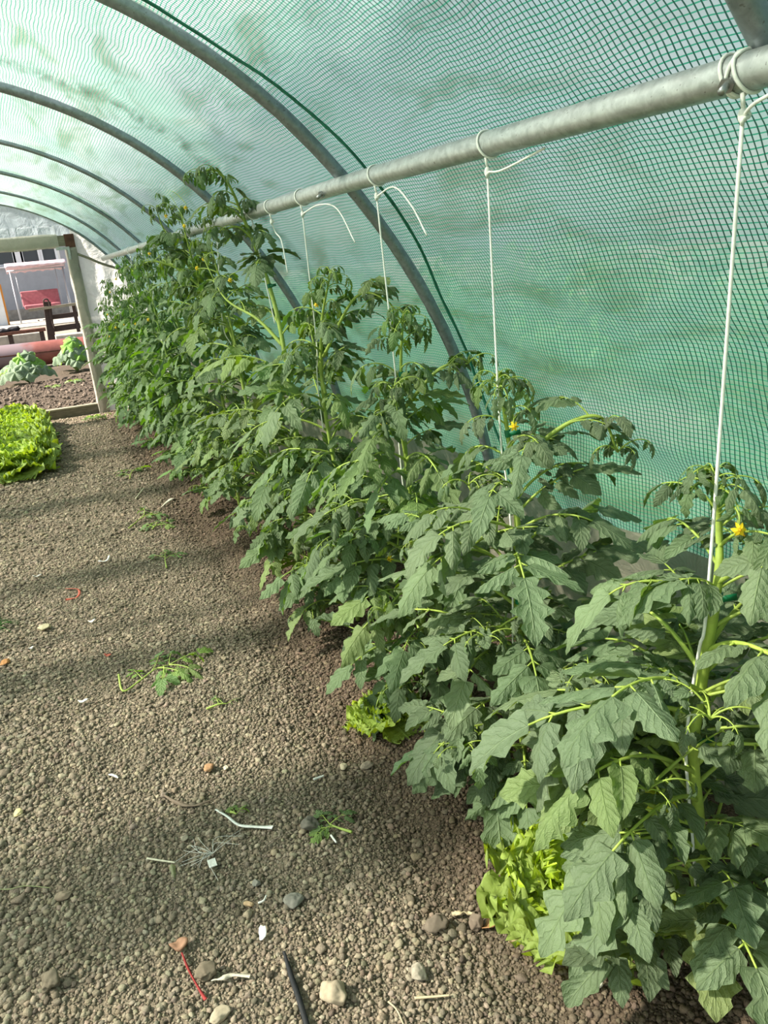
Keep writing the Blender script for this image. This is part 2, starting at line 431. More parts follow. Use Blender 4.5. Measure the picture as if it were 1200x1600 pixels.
HL = {2: 'galvanized steel hoop at the near right corner above the first string', 3: 'steel hoop arching over between the third and fourth strings',
      4: 'steel hoop beside the row of black algae spots on the film', 5: 'thin hoop crossing just behind the tall wilting plant tops',
      6: 'hoop third from the doorway end', 7: 'hoop second from the doorway end', 8: 'last hoop against the doorway end film'}
for k, y in enumerate(HOOPS):
    if y < 0: continue
    th = np.linspace(math.radians(-7.5), math.radians(187.5), 90)
    thin = y > 5
    P = arch(th, np.full_like(th, y), RF - (.024 if thin else .034))
    V, F, uv = tube(P, .014 if thin else .0215, 14)
    o = mesh_obj('hoop_pipe', V, F, M['hoop'], None, uv); place(o, (CX, y, 0))
    tag(o, HL[k], 'hoop', 'tunnel hoops')

def purlin_at(y):
    s = float(shrink(y)); return np.array([CX + (1.0 - CX) * s, y, CZ + (1.787 - CZ) * s])
PR = .0265
ys = np.linspace(-1.2, 9.6, 60)
pur = empty('support_pipe', 'long galvanized pipe running along the right side under the hoops', 'pipe', purlin_at(.9))
loc0 = np.array(purlin_at(.9))
V, F, uv = tube(np.array([purlin_at(y) for y in ys]) - loc0, PR, 20); mesh_obj('pipe', V, F, M['galv'], pur, uv)
for y in (.93, 2.62, 5.55):
    p = purlin_at(y) - loc0
    d = norm((-.8, -.35, -.45))
    V, F, uv = tube([p + d * .018, p + d * .055], .0055, 10); b = mesh_obj('bolt', V, F, M['bolt'], pur, uv)
    V, F, uv = tube([p + d * .026, p + d * .036], .0115, 6); mesh_obj('nut', V, F, M['bolt'], b, uv, smooth=False)
V, F, uv = tube([purlin_at(y) - loc0 for y in (4.9, 4.95, 5.0)], PR + .004, 18); mesh_obj('sleeve', V, F, M['hoop'], pur, uv)

# pale film strip along the foot of the right side
def skirt():
    ny, ns = 260, 40
    Y = np.linspace(-.5, 9.5, ny); t = np.linspace(0, 1, ns)
    YY, T = np.meshgrid(Y, t, indexing='ij')
    top = .72 + .05 * vnoise(Y * 1.4, Y * 0, seed=4)[:, None]
    z = T * top
    sh = shrink(YY)
    x = CX + np.sqrt(np.maximum((RF * sh - .075) ** 2 - (z - CZ) ** 2, .01)) - .0 + .014 * fbm(YY * 6, z * 7, oct=3, seed=12)
    V = np.stack([x, YY, z], -1).reshape(-1, 3)
    i, j = np.meshgrid(np.arange(ny - 1), np.arange(ns - 1), indexing='ij'); a = i * ns + j
    F = np.stack([a, a + 1, a + ns + 1, a + ns], -1).reshape(-1, 4)
    o = mesh_obj('baseboard_right', V, F, M['skirt'], None, np.stack([YY, z], -1).reshape(-1, 2))
    tag(o, 'pale dusty film skirt along the foot of the right wall', kind='structure')
skirt()

# end film
YE = 9.60
def end_film():
    s = float(shrink(YE)); A = Acc()
    def sheet(x0, x1, zb, nx, nz, seed, amp):
        x = np.linspace(x0, x1, nx)
        tt = np.linspace(0, PI, 400); ap = arch(tt, np.full(400, YE), RF + .005); top = np.interp(x, ap[::-1, 0], ap[::-1, 2])
        t = np.linspace(0, 1, nz); X, T = np.meshgrid(x, t, indexing='ij')
        Z = zb + (np.maximum(top, zb + .01)[:, None] - zb) * T
        Yv = YE + .03 + amp * fbm(X * 5 + Z * 2, Z * 3, oct=4, seed=seed) + amp * .6 * np.sin((X * 1.0 + Z * .45) * 30 + 3 * vnoise(X * 3, Z * 3, seed=seed))
        V = np.stack([X, Yv, Z], -1).reshape(-1, 3)
        i, j = np.meshgrid(np.arange(nx - 1), np.arange(nz - 1), indexing='ij'); a = i * nz + j
        return V, np.stack([a, a + nz, a + nz + 1, a + 1], -1).reshape(-1, 4)
    V, F = sheet(.60, CX + RF * s + .01, 0, 40, 70, 31, .012)
    o = mesh_obj('wall_back', V, F, M['endfilm']); tag(o, 'white wrinkled film sheet closing the far end beside the doorway', kind='structure')
    V, F = sheet(-2.9, .66, 1.97, 90, 24, 33, .012)
    mesh_obj('upper_film', V, F, M['clearfilm'], o)
end_film()

# doorway: wrapped posts, wrapped lintel, sill
dr = empty('door_1', loc=(.575, YE, 0), kind='structure'); dr['label'] = 'timber doorway frame wrapped in plastic film at the far end'
dl = np.array([.575, YE, 0])
def wrapped(a, b, w, h, seed, name, mat=M['wrap']):
    a = np.asarray(a, float); b = np.asarray(b, float); n = 50; m = 20
    t = norm(b - a); up = np.array([0, 1., 0]); sx = norm(np.cross(t, up)); 
    ang = np.linspace(0, 2 * PI, m, endpoint=False)
    sq = np.stack([np.sign(np.cos(ang)) * np.abs(np.cos(ang)) ** .35 * w / 2, np.sign(np.sin(ang)) * np.abs(np.sin(ang)) ** .35 * h / 2], -1)
    V = []
    for i in range(n):
        p = a + (b - a) * i / (n - 1)
        k = 1 + .10 * fbm(ang * 1.5 + seed, np.full(m, i * .28), oct=3, seed=seed)
        V.append(p + sx * (sq[:, 0] * k)[:, None] + up * (sq[:, 1] * k)[:, None])
    V = np.concatenate(V)
    i = np.arange(n - 1)[:, None] * m; j = np.arange(m)[None]; kk = (j + 1) % m
    Q = np.stack([i + j, i + kk, i + m + kk, i + m + j], -1).reshape(-1, 4)
    return mesh_obj(name, V - dl, Q, mat, dr)
b = Acc(); b.add(*box(.53, .63, YE - .05, YE + .05, 0, 1.98)); V = np.concatenate(b.V) - dl
mesh_obj('post', V, b.F, M['rust'], dr, smooth=False)
wrapped((.585, YE, -.02), (.575, YE, 1.84), .125, .13, 5, 'post_wrap')
b = Acc(); b.add(*box(-2.2, .63, YE - .03, YE + .03, 1.86, 1.97)); V = np.concatenate(b.V) - dl
mesh_obj('lintel', V, b.F, M['wood'], dr, smooth=False)
wrapped((-2.2, YE, 1.915), (.46, YE, 1.915), .145, .10, 8, 'lintel_wrap')
b = Acc(); b.add(*box(.42, .56, YE - .074, YE - .068, 1.82, 1.85)); b.add(*box(.535, .56, YE - .076, YE - .069, 1.72, 1.85))
mesh_obj('bracket', np.concatenate(b.V) - dl, b.F, M['galv'], dr, smooth=False)
b = Acc(); b.add(*box(-2.3, .60, YE - .03, YE + .03, -.12, .095)); V = np.concatenate(b.V) - dl
bevel(mesh_obj('sill_board', V, b.F, M['sillwood'], dr, smooth=False))
b = Acc(); b.add(*box(-2.3, .60, YE - .035, YE + .05, .095, .112)); V = np.concatenate(b.V) - dl
mesh_obj('sill_cap', V, b.F, M['wood'], dr, smooth=False)
V, F, uv = tube(curve([(.63, YE - .03, 1.77), (.75, YE - .03, 1.71), (.87, YE - .03, 1.645), (1.1, YE - .03, 1.55)]), .014, 10)
o = mesh_obj('end_brace', V, F, M['wood'], None, uv); place(o, (.63, YE - .03, 1.75)); tag(o, 'short pale pole slanting from the doorway post to the right', 'pole')
A = Acc(); V, F, uv = tube(curve([(.655, YE - .08, .92), (.70, YE - .08, .84), (.78, YE - .08, .72), (.9, YE - .06, .60)]), .008, 6); A.add(V, F, uv)
o = A.build('tie_rope', M['string']); place(o, (.655, YE - .08, .92)); tag(o, 'pale rope tied round the doorway post halfway up', 'rope')

# ------------------------------------------------------------------ ground
def hsoil(x, y):
    x = np.asarray(x, float); y = np.asarray(y, float)
    bed = 1 / (1 + np.exp(-(x - .80 - .03 * np.sin(y * 3)) / .04))
    h = .035 * bed - .012 * np.exp(-((x - .68) / .07) ** 2)
    h = h + .014 * fbm(x * 2.2, y * 2.2, oct=2, seed=40) + .006 * fbm(x * 14, y * 14, oct=2, seed=44)
    h = h * np.clip((9.5 - y) / .3, 0, 1)
    lb = 1 / (1 + np.exp(-(-x - .15 - .0 * y) / .05)) * np.clip((y - 6.4) / .4, 0, 1) * np.clip((9.5 - y) / .3, 0, 1)
    return h + .04 * lb
def soil_col(x, y, rng=None):
    moist = 1 / (1 + np.exp(-(x - .62 - .05 * np.sin(y * 2.3) - .06 * vnoise(x * 3, y * 3, seed=51)) / .07))
    dry = np.array([.262, .219, .167]); wet = np.array([.130, .095, .070])
    return dry * (1 - moist[:, None]) + wet * moist[:, None]
def grid_mesh(xs, ys):
    X, Y = np.meshgrid(xs, ys, indexing='ij'); Z = hsoil(X, Y)
    n = len(ys); i, j = np.meshgrid(np.arange(len(xs) - 1), np.arange(n - 1), indexing='ij'); a = i * n + j
    F = np.stack([a, a + n, a + n + 1, a + 1], -1).reshape(-1, 4)
    V = np.stack([X, Y, Z], -1).reshape(-1, 3)
    return V, F
xs = np.concatenate([np.linspace(-3.1, -.85, 16, endpoint=False), np.linspace(-.85, 1.2, 190, endpoint=False), np.linspace(1.2, 1.62, 14)])
ys = np.concatenate([np.linspace(-2.4, .7, 20, endpoint=False), np.linspace(.7, 4.5, 330, endpoint=False), np.linspace(4.5, 9.57, 170)])
V, F = grid_mesh(xs, ys)
o = mesh_obj('floor', V, F, M['soil'], None, None, soil_col(V[:, 0], V[:, 1]) * .8); tag(o, 'crumbly bare soil floor of the tunnel', kind='structure')  # base colour darkened to stand for shade between the crumbs
# ground outside: soil by the door, grass round about
def outside():
    xs = np.concatenate([np.linspace(-40, -5, 12, endpoint=False), np.linspace(-5, 6, 90, endpoint=False), np.linspace(6, 40, 12)])
    ys = np.concatenate([np.linspace(-30, -2.5, 8, endpoint=False), np.linspace(-2.5, 9.6, 14, endpoint=False), np.linspace(9.6, 15, 110, endpoint=False), np.linspace(15, 70, 30)])
    X, Y = np.meshgrid(xs, ys, indexing='ij')
    inside = (X > -3.2) & (X < 1.7) & (Y > -2.6) & (Y < 9.5)
    k = np.clip((Y - 9.65) / .5, 0, 1) * np.clip((15.5 - Y) / 1, 0, 1)
    Z = np.where(inside, -.25, -.03 + (.045 + .04 * fbm(X * 1.4, Y * 2.2, oct=4, seed=61)) * k)
    n = len(ys); i, j = np.meshgrid(np.arange(len(xs) - 1), np.arange(n - 1), indexing='ij'); a = i * n + j
    F = np.stack([a, a + n, a + n + 1, a + 1], -1).reshape(-1, 4)
    V = np.stack([X, Y, Z], -1).reshape(-1, 3)
    soil = ((Y > 9.4) & (X > -5) & (X < 5.5)).ravel()[:, None]
    col = np.where(soil, np.array([[.105, .085, .066]]), np.array([[.10, .17, .05]]))
    col = np.where((V[:, 1:2] > 15.2), np.array([[.30, .275, .235]]), col)
    tag(mesh_obj('floor_outside', V, F, M['soil'], None, None, col), 'bare tilled ground outside beyond the doorway', kind='structure')
outside()

# soil crumbs -----------------------------------------------------------
def ico(sub):
    t = (1 + 5 ** .5) / 2
    V = [(-1, t, 0), (1, t, 0), (-1, -t, 0), (1, -t, 0), (0, -1, t), (0, 1, t), (0, -1, -t), (0, 1, -t), (t, 0, -1), (t, 0, 1), (-t, 0, -1), (-t, 0, 1)]
    F = [(0, 11, 5), (0, 5, 1), (0, 1, 7), (0, 7, 10), (0, 10, 11), (1, 5, 9), (5, 11, 4), (11, 10, 2), (10, 7, 6), (7, 1, 8), (3, 9, 4), (3, 4, 2), (3, 2, 6), (3, 6, 8), (3, 8, 9), (4, 9, 5), (2, 4, 11), (6, 2, 10), (8, 6, 7), (9, 8, 1)]
    V = [np.array(norm(v)) for v in V]
    for _ in range(sub):
        mid = {}; G = []
        def m(a, b):
            k = (min(a, b), max(a, b))
            if k not in mid: V.append(norm(V[a] + V[b])); mid[k] = len(V) - 1
            return mid[k]
        for a, b, c in F:
            x, y, z = m(a, b), m(b, c), m(c, a); G += [(a, x, z), (b, y, x), (c, z, y), (x, y, z)]
        F = G
    return np.array(V), np.array(F)
ICO = [ico(k) for k in range(4)]
def lumps(n, sub, pos, size, col, seed, flat=.75, rough=.46):
    rng = np.random.default_rng(seed); V0, F0 = ICO[sub]; m = len(V0)
    var = []
    for k in range(12):
        o = rng.uniform(-50, 50, 3)
        d = 1 + rough * fbm(V0[:, 0] * 1.3 + o[0], V0[:, 1] * 1.3 + o[1], V0[:, 2] * 1.3 + o[2], oct=2, seed=k + seed)
        var.append(V0 * d[:, None] * rng.uniform(.72, 1.25, 3))
    var = np.array(var)[rng.integers(0, 12, n)]
    a = rng.uniform(0, 2 * PI, n); b = rng.uniform(-.8, .8, n)
    ca, sa, cb, sb = np.cos(a), np.sin(a), np.cos(b), np.sin(b)
    x = var[..., 0]; y = var[..., 1] * cb[:, None] - var[..., 2] * sb[:, None]; z = var[..., 1] * sb[:, None] + var[..., 2] * cb[:, None]
    X = x * ca[:, None] - y * sa[:, None]; Y = x * sa[:, None] + y * ca[:, None]
    P = np.stack([X, Y, z * flat], -1) * size[:, None, None] + pos[:, None]
    F = (F0[None] + (np.arange(n) * m)[:, None, None]).reshape(-1, 3)
    C = np.repeat(col, m, 0)
    return P.reshape(-1, 3), F, C
def crumbs(name, label, x0, x1, y0, y1, cell, s0, s1, sub, seed, power=2.2, lift=.25, oc=False):
    rng = np.random.default_rng(seed)
    gx = np.arange(x0, x1, cell); gy = np.arange(y0, y1, cell)
    X, Y = np.meshgrid(gx, gy, indexing='ij'); X = (X + rng.uniform(0, cell * 1.2, X.shape)).ravel(); Y = (Y + rng.uniform(0, cell * 1.2, Y.shape)).ravel()
    # only what the camera side of the bed shows
    n = len(X); size = s0 * .8 + (s1 - s0 * .8) * rng.random(n) ** (power + .6)
    size *= 1 + .35 * np.clip((-X - .1) / .4, 0, 1)
    col = soil_col(X, Y) * np.clip(rng.normal(1, .25, (n, 1)), .45, 1.7) * (1 + rng.normal(0, .03, (n, 3)))
    gz = hsoil(X, Y)
    if oc: gz = -.03 + (.045 + .04 * fbm(X * 1.4, Y * 2.2, oct=4, seed=61)) * np.clip((Y - 9.65) / .5, 0, 1); col = np.array([[.125, .10, .08]]) * np.clip(rng.normal(1, .3, (n, 1)), .4, 2.2)
    pos = np.stack([X, Y, gz + size * lift], -1)
    V, F, C = lumps(n, sub, pos, size, np.clip(col, .02, .8), seed)
    o = mesh_obj(name, V, F, M['clod'], None, None, C, smooth=sub > 0); tag(o, label, 'soil', kind='stuff')
crumbs('soil_crumbs', 'fine crumbs of soil covering the near part of the path', -.55, 1.22, .80, 2.7, .0105, .0035, .0085, 1, 101)
crumbs('soil_crumbs', 'coarser crumbs of soil scattered over the near part of the path', -1.5, 1.22, .80, 3.2, .040, .006, .0125, 1, 102, 2.2, .3)
crumbs('soil_crumbs', 'crumbs of soil covering the middle of the path', -.56, 1.15, 2.7, 4.8, .0145, .005, .0105, 0, 103)
crumbs('soil_crumbs', 'crumbs of soil covering the far end of the path', -.75, .95, 4.8, 9.5, .026, .007, .015, 0, 104)
crumbs('soil_crumbs', 'crumbs of soil over the left side of the tunnel floor', -1.6, -.55, .8, 4.8, .019, .005, .012, 0, 106)
crumbs('soil_crumbs', 'clods of tilled soil on the bed outside the doorway', -.9, .9, 9.75, 13.0, .055, .010, .034, 0, 105, oc=True)

# ------------------------------------------------------------------ tomato plants
def leaflet(A, P, d, nrm, L, W, bend, fold, lobes, depth, col, rng, nu=18, nv=6, twist=0.):
    """one lobed leaflet: midrib along d from P, drooping by 'bend' radians, halves folded by 'fold'"""
    d = norm(d); nrm = norm(nrm - d * np.dot(nrm, d)); s = np.cross(nrm, d)
    if twist:
        s, nrm = s * math.cos(twist) + nrm * math.sin(twist), nrm * math.cos(twist) - s * math.sin(twist)
    u = np.linspace(0, 1, nu + 1)
    th = bend * u ** 1.2
    dx = np.cumsum(np.concatenate([[0], np.cos((th[1:] + th[:-1]) / 2)])) * L / nu
    dz = -np.cumsum(np.concatenate([[0], np.sin((th[1:] + th[:-1]) / 2)])) * L / nu
    mid = P + dx[:, None] * d + dz[:, None] * nrm
    T = np.cos(th)[:, None] * d - np.sin(th)[:, None] * nrm
    Nn = np.sin(th)[:, None] * d + np.cos(th)[:, None] * nrm
    prof = np.maximum(u, 1e-4) ** .40 * (1 - u) ** 1.0; prof = prof / prof.max()
    ph = rng.uniform(-.15, .15)
    lobes = lobes * (1 + .0 * u); tm = np.mod((u ** .85) * lobes + ph, 1.0); tooth = np.where(tm < .25, tm / .25, 1 - (tm - .25) / .75)                       # rises sharply, falls towards the tip
    env = np.clip(u / .10, 0, 1) * np.clip((1 - u) / .45, 0, 1)
    w = W * prof * (1 - depth * 1.6 * env * (1 - tooth)) + .0006
    v = np.linspace(-1, 1, nv + 1)
    av = np.abs(v)
    phi = fold * np.sign(v)[None] * 0 + fold
    ruf = .12 * np.sin(2 * PI * 3.2 * u[:, None] + ph * 6) * av[None] ** 1.5 + .18 * rng.normal() * u[:, None]
    ang = phi + ruf + fold * .6 * av[None]
    off = v[None] * w[:, None]
    fwd = (av[None] ** 1.3) * w[:, None] * (.42 - .85 * (1 - u[:, None]) ** 5)
    V = mid[:, None] + (off * np.cos(ang))[..., None] * s + (np.abs(off) * np.sin(ang))[..., None] * Nn[:, None] + fwd[..., None] * T[:, None]
    # quilting between the side veins
    q = .0022 * (W / .04) * np.sin(2 * PI * 6.5 * (u[:, None] - .22 * av[None])) * np.sin(PI * av[None])
    V = V + q[..., None] * Nn[:, None]
    i, j = np.meshgrid(np.arange(nu), np.arange(nv), indexing='ij'); a = i * (nv + 1) + j
    F = np.stack([a, a + 1, a + nv + 2, a + nv + 1], -1).reshape(-1, 4)
    uv = np.stack([np.repeat(u, nv + 1), np.tile(v * .5 + .5, nu + 1)], -1)
    A.add(V.reshape(-1, 3), F, uv, col)

UP = np.array([0, 0, 1.])
def rot(v, ax, a):
    ax = norm(ax); return v * math.cos(a) + np.cross(ax, v) * math.sin(a) + ax * np.dot(ax, v) * (1 - math.cos(a))

def compound_leaf(LA, SA, P, az, el, L, droop, size, young, tone, rng, det, pairs=3):
    """a whole tomato leaf: petiole and rachis into SA, leaflets into LA"""
    n = 14
    t = np.linspace(0, 1, n); e = el - droop * t ** 1.3; a = az + rng.normal(0, .25) * t
    d = np.stack([np.cos(e) * np.cos(a), np.cos(e) * np.sin(a), np.sin(e)], -1)
    pts = P + np.vstack([[0, 0, 0], np.cumsum((d[1:] + d[:-1]) / 2, 0)]) * L / (n - 1)
    r0 = .0042 * min(1.15, L / .24) + .0006
    V, F, uv = tube(pts, np.linspace(r0, r0 * .4, n), 7 if det else 5); SA.add(V, F, uv, tone['stem'] * rng.uniform(.85, 1.15))
    nu, nv = (20, 6) if det else (13, 4)
    base = tone['leaf'] * rng.uniform(.74, 1.30) * (1 + rng.normal(0, .05, 3))
    if rng.random() < tone.get('fresh_or_lit', .15): base = base * np.array([1.5, 1.35, .55])  # some leaves recoloured yellow-green as if sunlit
    def at(f):
        x = f * (n - 1); i = min(int(x), n - 2); k = x - i
        return pts[i] * (1 - k) + pts[i + 1] * k, norm(d[i] * (1 - k) + d[i + 1] * k)
    def one(P0, dirn, nr, sz, W, bend, fold, lob, dep):
        c = np.clip(base * rng.uniform(.9, 1.12), .01, .9)
        leaflet(LA, P0, dirn, nr, sz, W, bend, fold, lob, dep, c, rng, nu, nv, rng.normal(0, .28))
    fs = np.linspace(.40, .84, pairs)
    for k, f in enumerate(fs):
        for sd in (-1, 1):
            p, T = at(f + rng.uniform(-.03, .03)); 
            S = norm(np.cross(UP, T)) * sd if abs(T[2]) < .95 else norm(np.cross(np.array([math.sin(az), -math.cos(az), .1]), T)) * sd
            nr = norm(np.cross(T, S) * sd)
            if nr[2] < 0 and T[2] > -.7: nr = -nr
            D = norm(T * math.cos(1.0 + rng.normal(0, .15)) + S * math.sin(1.0) - UP * (.05 + tone.get('hang', 0) + .2 * rng.random()) * (1 + 1.5 * young))
            sz = size * (.62, .88, .92, .8)[min(k, 3)] * rng.uniform(.8, 1.15)
            pl = .10 * sz + .006
            V, F, uv = tube([p, p + D * pl * .5, p + D * pl], [r0 * .5, r0 * .4, r0 * .3], 5); SA.add(V, F, uv, tone['stem'])
            one(p + D * pl, D, nr, sz, sz * rng.uniform(.27, .34) * (1 - .25 * young) * (1 - .35 * tone.get('hang', 0)), rng.uniform(.2, 1.0) + young * rng.uniform(.5, 1.4), rng.normal(-.12, .22) - young * .25, rng.choice([2.4, 3.3, 3.3, 4.3]), rng.uniform(.10, .26))
        if k < pairs - 1 and L > .12:
            for sd in (-1, 1):
                if rng.random() < .75:
                    p, T = at(f + .10); S = norm(np.cross(UP, T) + 1e-6) * sd; nr = norm(np.cross(T, S) * sd)
                    if nr[2] < 0: nr = -nr
                    sz = size * rng.uniform(.22, .42)
                    one(p + S * .006, norm(T * .35 + S - UP * .2), nr, sz, sz * .38, rng.uniform(.2, .9), rng.normal(0, .2), 2.2, .12)
    p, T = at(1.0)
    nr = norm(UP - T * np.dot(UP, T) + 1e-3 * np.array([math.cos(az), math.sin(az), 0]))
    if T[2] < -.75: nr = norm(np.array([math.cos(az), math.sin(az), .3]))
    one(p, T, nr, size * 1.2 * rng.uniform(.9, 1.15), size * rng.uniform(.36, .46) * (1 - .2 * young), rng.uniform(.2, .8) + young, rng.normal(-.08, .18) - young * .2, rng.choice([3.3, 4.3]), rng.uniform(.2, .38))
    return pts

def flower(P, d, rng, parent, s=1.0):
    A = Acc(); d = norm(d); x = norm(np.cross(d, UP + .01)); y = np.cross(d, x)
    for k in range(6):
        a = k * PI / 3 + rng.uniform(-.1, .1); r = x * math.cos(a) + y * math.sin(a)
        sd = -x * math.sin(a) + y * math.cos(a)
        V = []
        for u in np.linspace(0, 1, 6):
            w = .0032 * s * math.sin(PI * min(1, u * .8 + .2)) + .0002
            c = P + r * (.003 + .012 * u) * s - d * (.012 * u * u - .003) * s
            V += [c - sd * w, c - d * .0006, c + sd * w]
        F = np.array([[3 * i + j, 3 * i + j + 1, 3 * i + j + 4, 3 * i + j + 3] for i in range(5) for j in range(2)])
        A.add(V, F, None, (.86, .62, .02))
    V, F, uv = tube([P - d * .002, P + d * .006 * s, P + d * .014 * s], [.0032 * s, .003 * s, .0008], 8); A.add(V, F, uv, (.80, .46, .02))
    V, F, uv = tube([P - d * .010 * s - UP * .0, P - d * .002], [.0015, .003 * s], 7); A.add(V, F, uv, (.16, .28, .05))
    o = A.build('flower', M['flower'], parent); o['label'] = 'small yellow star-shaped flower'
    return o
def fruit(P, r, col, parent, lab):
    V0, F0 = ICO[3]; V = V0 * r * np.array([1, 1, .9]); 
    V[:, 2] -= .22 * r * np.exp(-(V0[:, 0] ** 2 + V0[:, 1] ** 2) / .12) * (V0[:, 2] > 0)
    A = Acc(); A.add(V + P, F0, None, col)
    o = A.build('tomato', M['fruit'], parent); o['label'] = lab
    B = Acc()
    for k in range(5):
        a = k * 2 * PI / 5; r1 = np.array([math.cos(a), math.sin(a), 0]); s1 = np.array([-math.sin(a), math.cos(a), 0])
        V = []
        for u in np.linspace(0, 1, 5):
            c = P + UP * r * (.80 + .14 * u - .1 * u * u) + r1 * r * (.1 + .85 * u); w = r * .16 * (1 - u) + .0003
            V += [c - s1 * w, c + s1 * w]
        B.add(V, np.array([[2 * i, 2 * i + 1, 2 * i + 3, 2 * i + 2] for i in range(4)]), None, (.12, .24, .05))
    V, F, uv = tube([P + UP * r * .78, P + UP * r * 1.3, P + UP * r * 1.7 + np.array([.01, .01, 0])], .0022, 6); B.add(V, F, uv, (.18, .3, .07))
    B.build('calyx', M['stem'], o)

def tomato_plant(label, path, seed, rb=.010, rt=.005, gap=.062, Lmax=.27, size=.115, det=True, tone=None, bias=PI, spread=.9, zlo=.08, ties=(), flowers=(), fruits=(), shoots=(), tall=False, two=.85, low=5, young_from=.62, bare=None):
    rng = np.random.default_rng(seed)
    tone = tone or TONE_NEAR
    base = np.array(path[0], float)
    root = empty('tomato_plant', label, 'tomato plant', base, 'tomato plants along the right side')
    P = curve([np.array(p, float) - base for p in path], 60 if det else 40)
    LA, SA = Acc(), Acc()
    seg = np.linalg.norm(np.diff(P, axis=0), axis=1); s = np.concatenate([[0], np.cumsum(seg)]); S = s[-1]
    rad = np.interp(s / S, [0, .1, .75, 1], [rb * 1.05, rb, (rb + rt) / 2, rt * .5])
    V, F, uv = tube(P, rad, 12 if det else 8); SA.add(V, F, uv, tone['stem'])
    def grow(P, s, S, start, k0, Lm, sz, gap, top=True, dens=two):
        k = k0; q = start
        while q < S:
            f = q / S
            p = np.array([np.interp(q, s, P[:, c]) for c in range(3)])
            if top and bare and bare[0] < p[2] + base[2] < bare[1] and rng.random() < .8: k += 1; q += gap; continue
            young = np.clip((f - young_from) / (1 - young_from), 0, 1) if top else .25 * f
            az = k * 2.4 + rng.normal(0, .35)
            # leaves crowd towards the open side, the film side is cramped
            dv = math.cos(az - bias); 
            wallx = (base[0] + p[0])
            L = Lm * rng.uniform(.8, 1.12) * (1 - .80 * young) * (1 + .12 * dv)
            wz = min(2.1, base[2] + p[2] + .1); lim = CX + math.sqrt(RF ** 2 - (wz - CZ) ** 2) - .07; room = lim - wallx
            if math.cos(az) > 0 and wallx + math.cos(az) * (L + sz) > lim: L = max(.05, min(L, (room - sz) / max(.2, math.cos(az)))); 
            el = rng.uniform(.35, .85) + .35 * young; droop = rng.uniform(.7, 1.5) * (.75 + .25 * dv) + young * .6
            ss = sz * rng.uniform(.85, 1.15) * (1 - .72 * young)
            if base[2] + p[2] + math.sin(el) * .3 * L - L * .55 < .04: droop *= .45; el = max(el, .5)
            compound_leaf(LA, SA, p, az, el, L, droop, ss, young, tone, rng, det, 3 if L > .1 else 2)
            if rng.random() < dens and young < .5:
                compound_leaf(LA, SA, p, az + rng.uniform(1.0, 2.4) * rng.choice([-1, 1]), el + .1, L * rng.uniform(.55, .95), droop, ss * rng.uniform(.7, 1), young, tone, rng, det, 3)
            k += 1; q += gap * (1 - .55 * young) * rng.uniform(.85, 1.15)
    grow(P, s, S, zlo, seed % 7, Lmax, size, gap)
    # growing tip: a rosette of small curled leaves
    for k in range(9):
        compound_leaf(LA, SA, P[-1 - k // 2], k * 2.4, 1.1 - .08 * k, .045 + .008 * k, 1.6, .030 + .003 * k, 1., dict(tone, leaf=tone['leaf'] * np.array([1.05, 1.2, .8])), rng, det, 2)
    # low bushy laterals reaching over the path side
    shoots = list(shoots)
    for k in range(low):
        z0 = .09 + .15 * k + rng.uniform(-.03, .03); b0 = np.array([np.interp(z0, P[:, 2], P[:, c]) for c in range(3)]) + base
        a = bias + rng.uniform(-1.15, 1.15); ln = rng.uniform(.16, .26); e = rng.uniform(.0, .5)
        h = np.array([math.cos(a), math.sin(a), 0])
        shoots.append(dict(path=[b0, b0 + h * ln * .5 + UP * ln * (.25 + .3 * e), b0 + h * ln + UP * ln * (.15 + .6 * e)], L=Lmax * .72, size=size * .92, gap=.052, r=.0055, start=.03))
    for sh in shoots:                                             # side shoots: polyline + leaf size
        Q = curve([np.array(p, float) - base for p in sh['path']], 30)
        ql = np.concatenate([[0], np.cumsum(np.linalg.norm(np.diff(Q, axis=0), axis=1))])
        V, F, uv = tube(Q, np.linspace(sh.get('r', .007), .0025, len(Q)), 8); SA.add(V, F, uv, tone['stem'])
        grow(Q, ql, ql[-1], sh.get('start', .08), 3, sh.get('L', .16), sh.get('size', .085), sh.get('gap', .06), True, .2)
        for k in range(6):
            compound_leaf(LA, SA, Q[-1], k * 2.4, .9, .05 + .01 * k, 1.8, .035, 1., tone, rng, det, 2)
    for acc in (SA, LA):                                          # nothing pokes through the film or the soil
        for q in acc.V:
            w = q + base; sc = shrink(w[:, 1]); dx = w[:, 0] - CX; dz = w[:, 2] - CZ; rr = np.hypot(dx, dz)
            kf = np.minimum(1, (RF - .06) * flat(np.arctan2(dz, dx)) * sc / np.maximum(rr, 1e-3)); w[:, 0] = CX + dx * kf; w[:, 2] = CZ + dz * kf
            w[:, 2] = np.maximum(w[:, 2], hsoil(w[:, 0], w[:, 1]) + .004) if acc is LA else w[:, 2]
            q[:] = w - base
    SA.build('stem', M['stem'], root); LA.build('foliage', M['leaf'], root)
    for z in ties:
        i = int(np.argmin(np.abs(P[:, 2] + base[2] - z))); i = min(max(i, 1), len(P) - 2)
        t = norm(P[i + 1] - P[i - 1]); r = rad[i] + .0025
        V, F, uv = tube([P[i] - t * .009, P[i] - t * .008, P[i] + t * .008, P[i] + t * .009], [r * .96, r, r, r * .96], 16); 
        T = Acc(); T.add(V, F, uv)
        V, F = beam(P[i] + np.array([.0, -r, 0]), P[i] + np.array([.025, -r - .012, .004]), .002, .012); T.add(V, F)
        o = T.build('tie_band', M['tie'], root); o['label'] = 'dark green tape band round the stem'
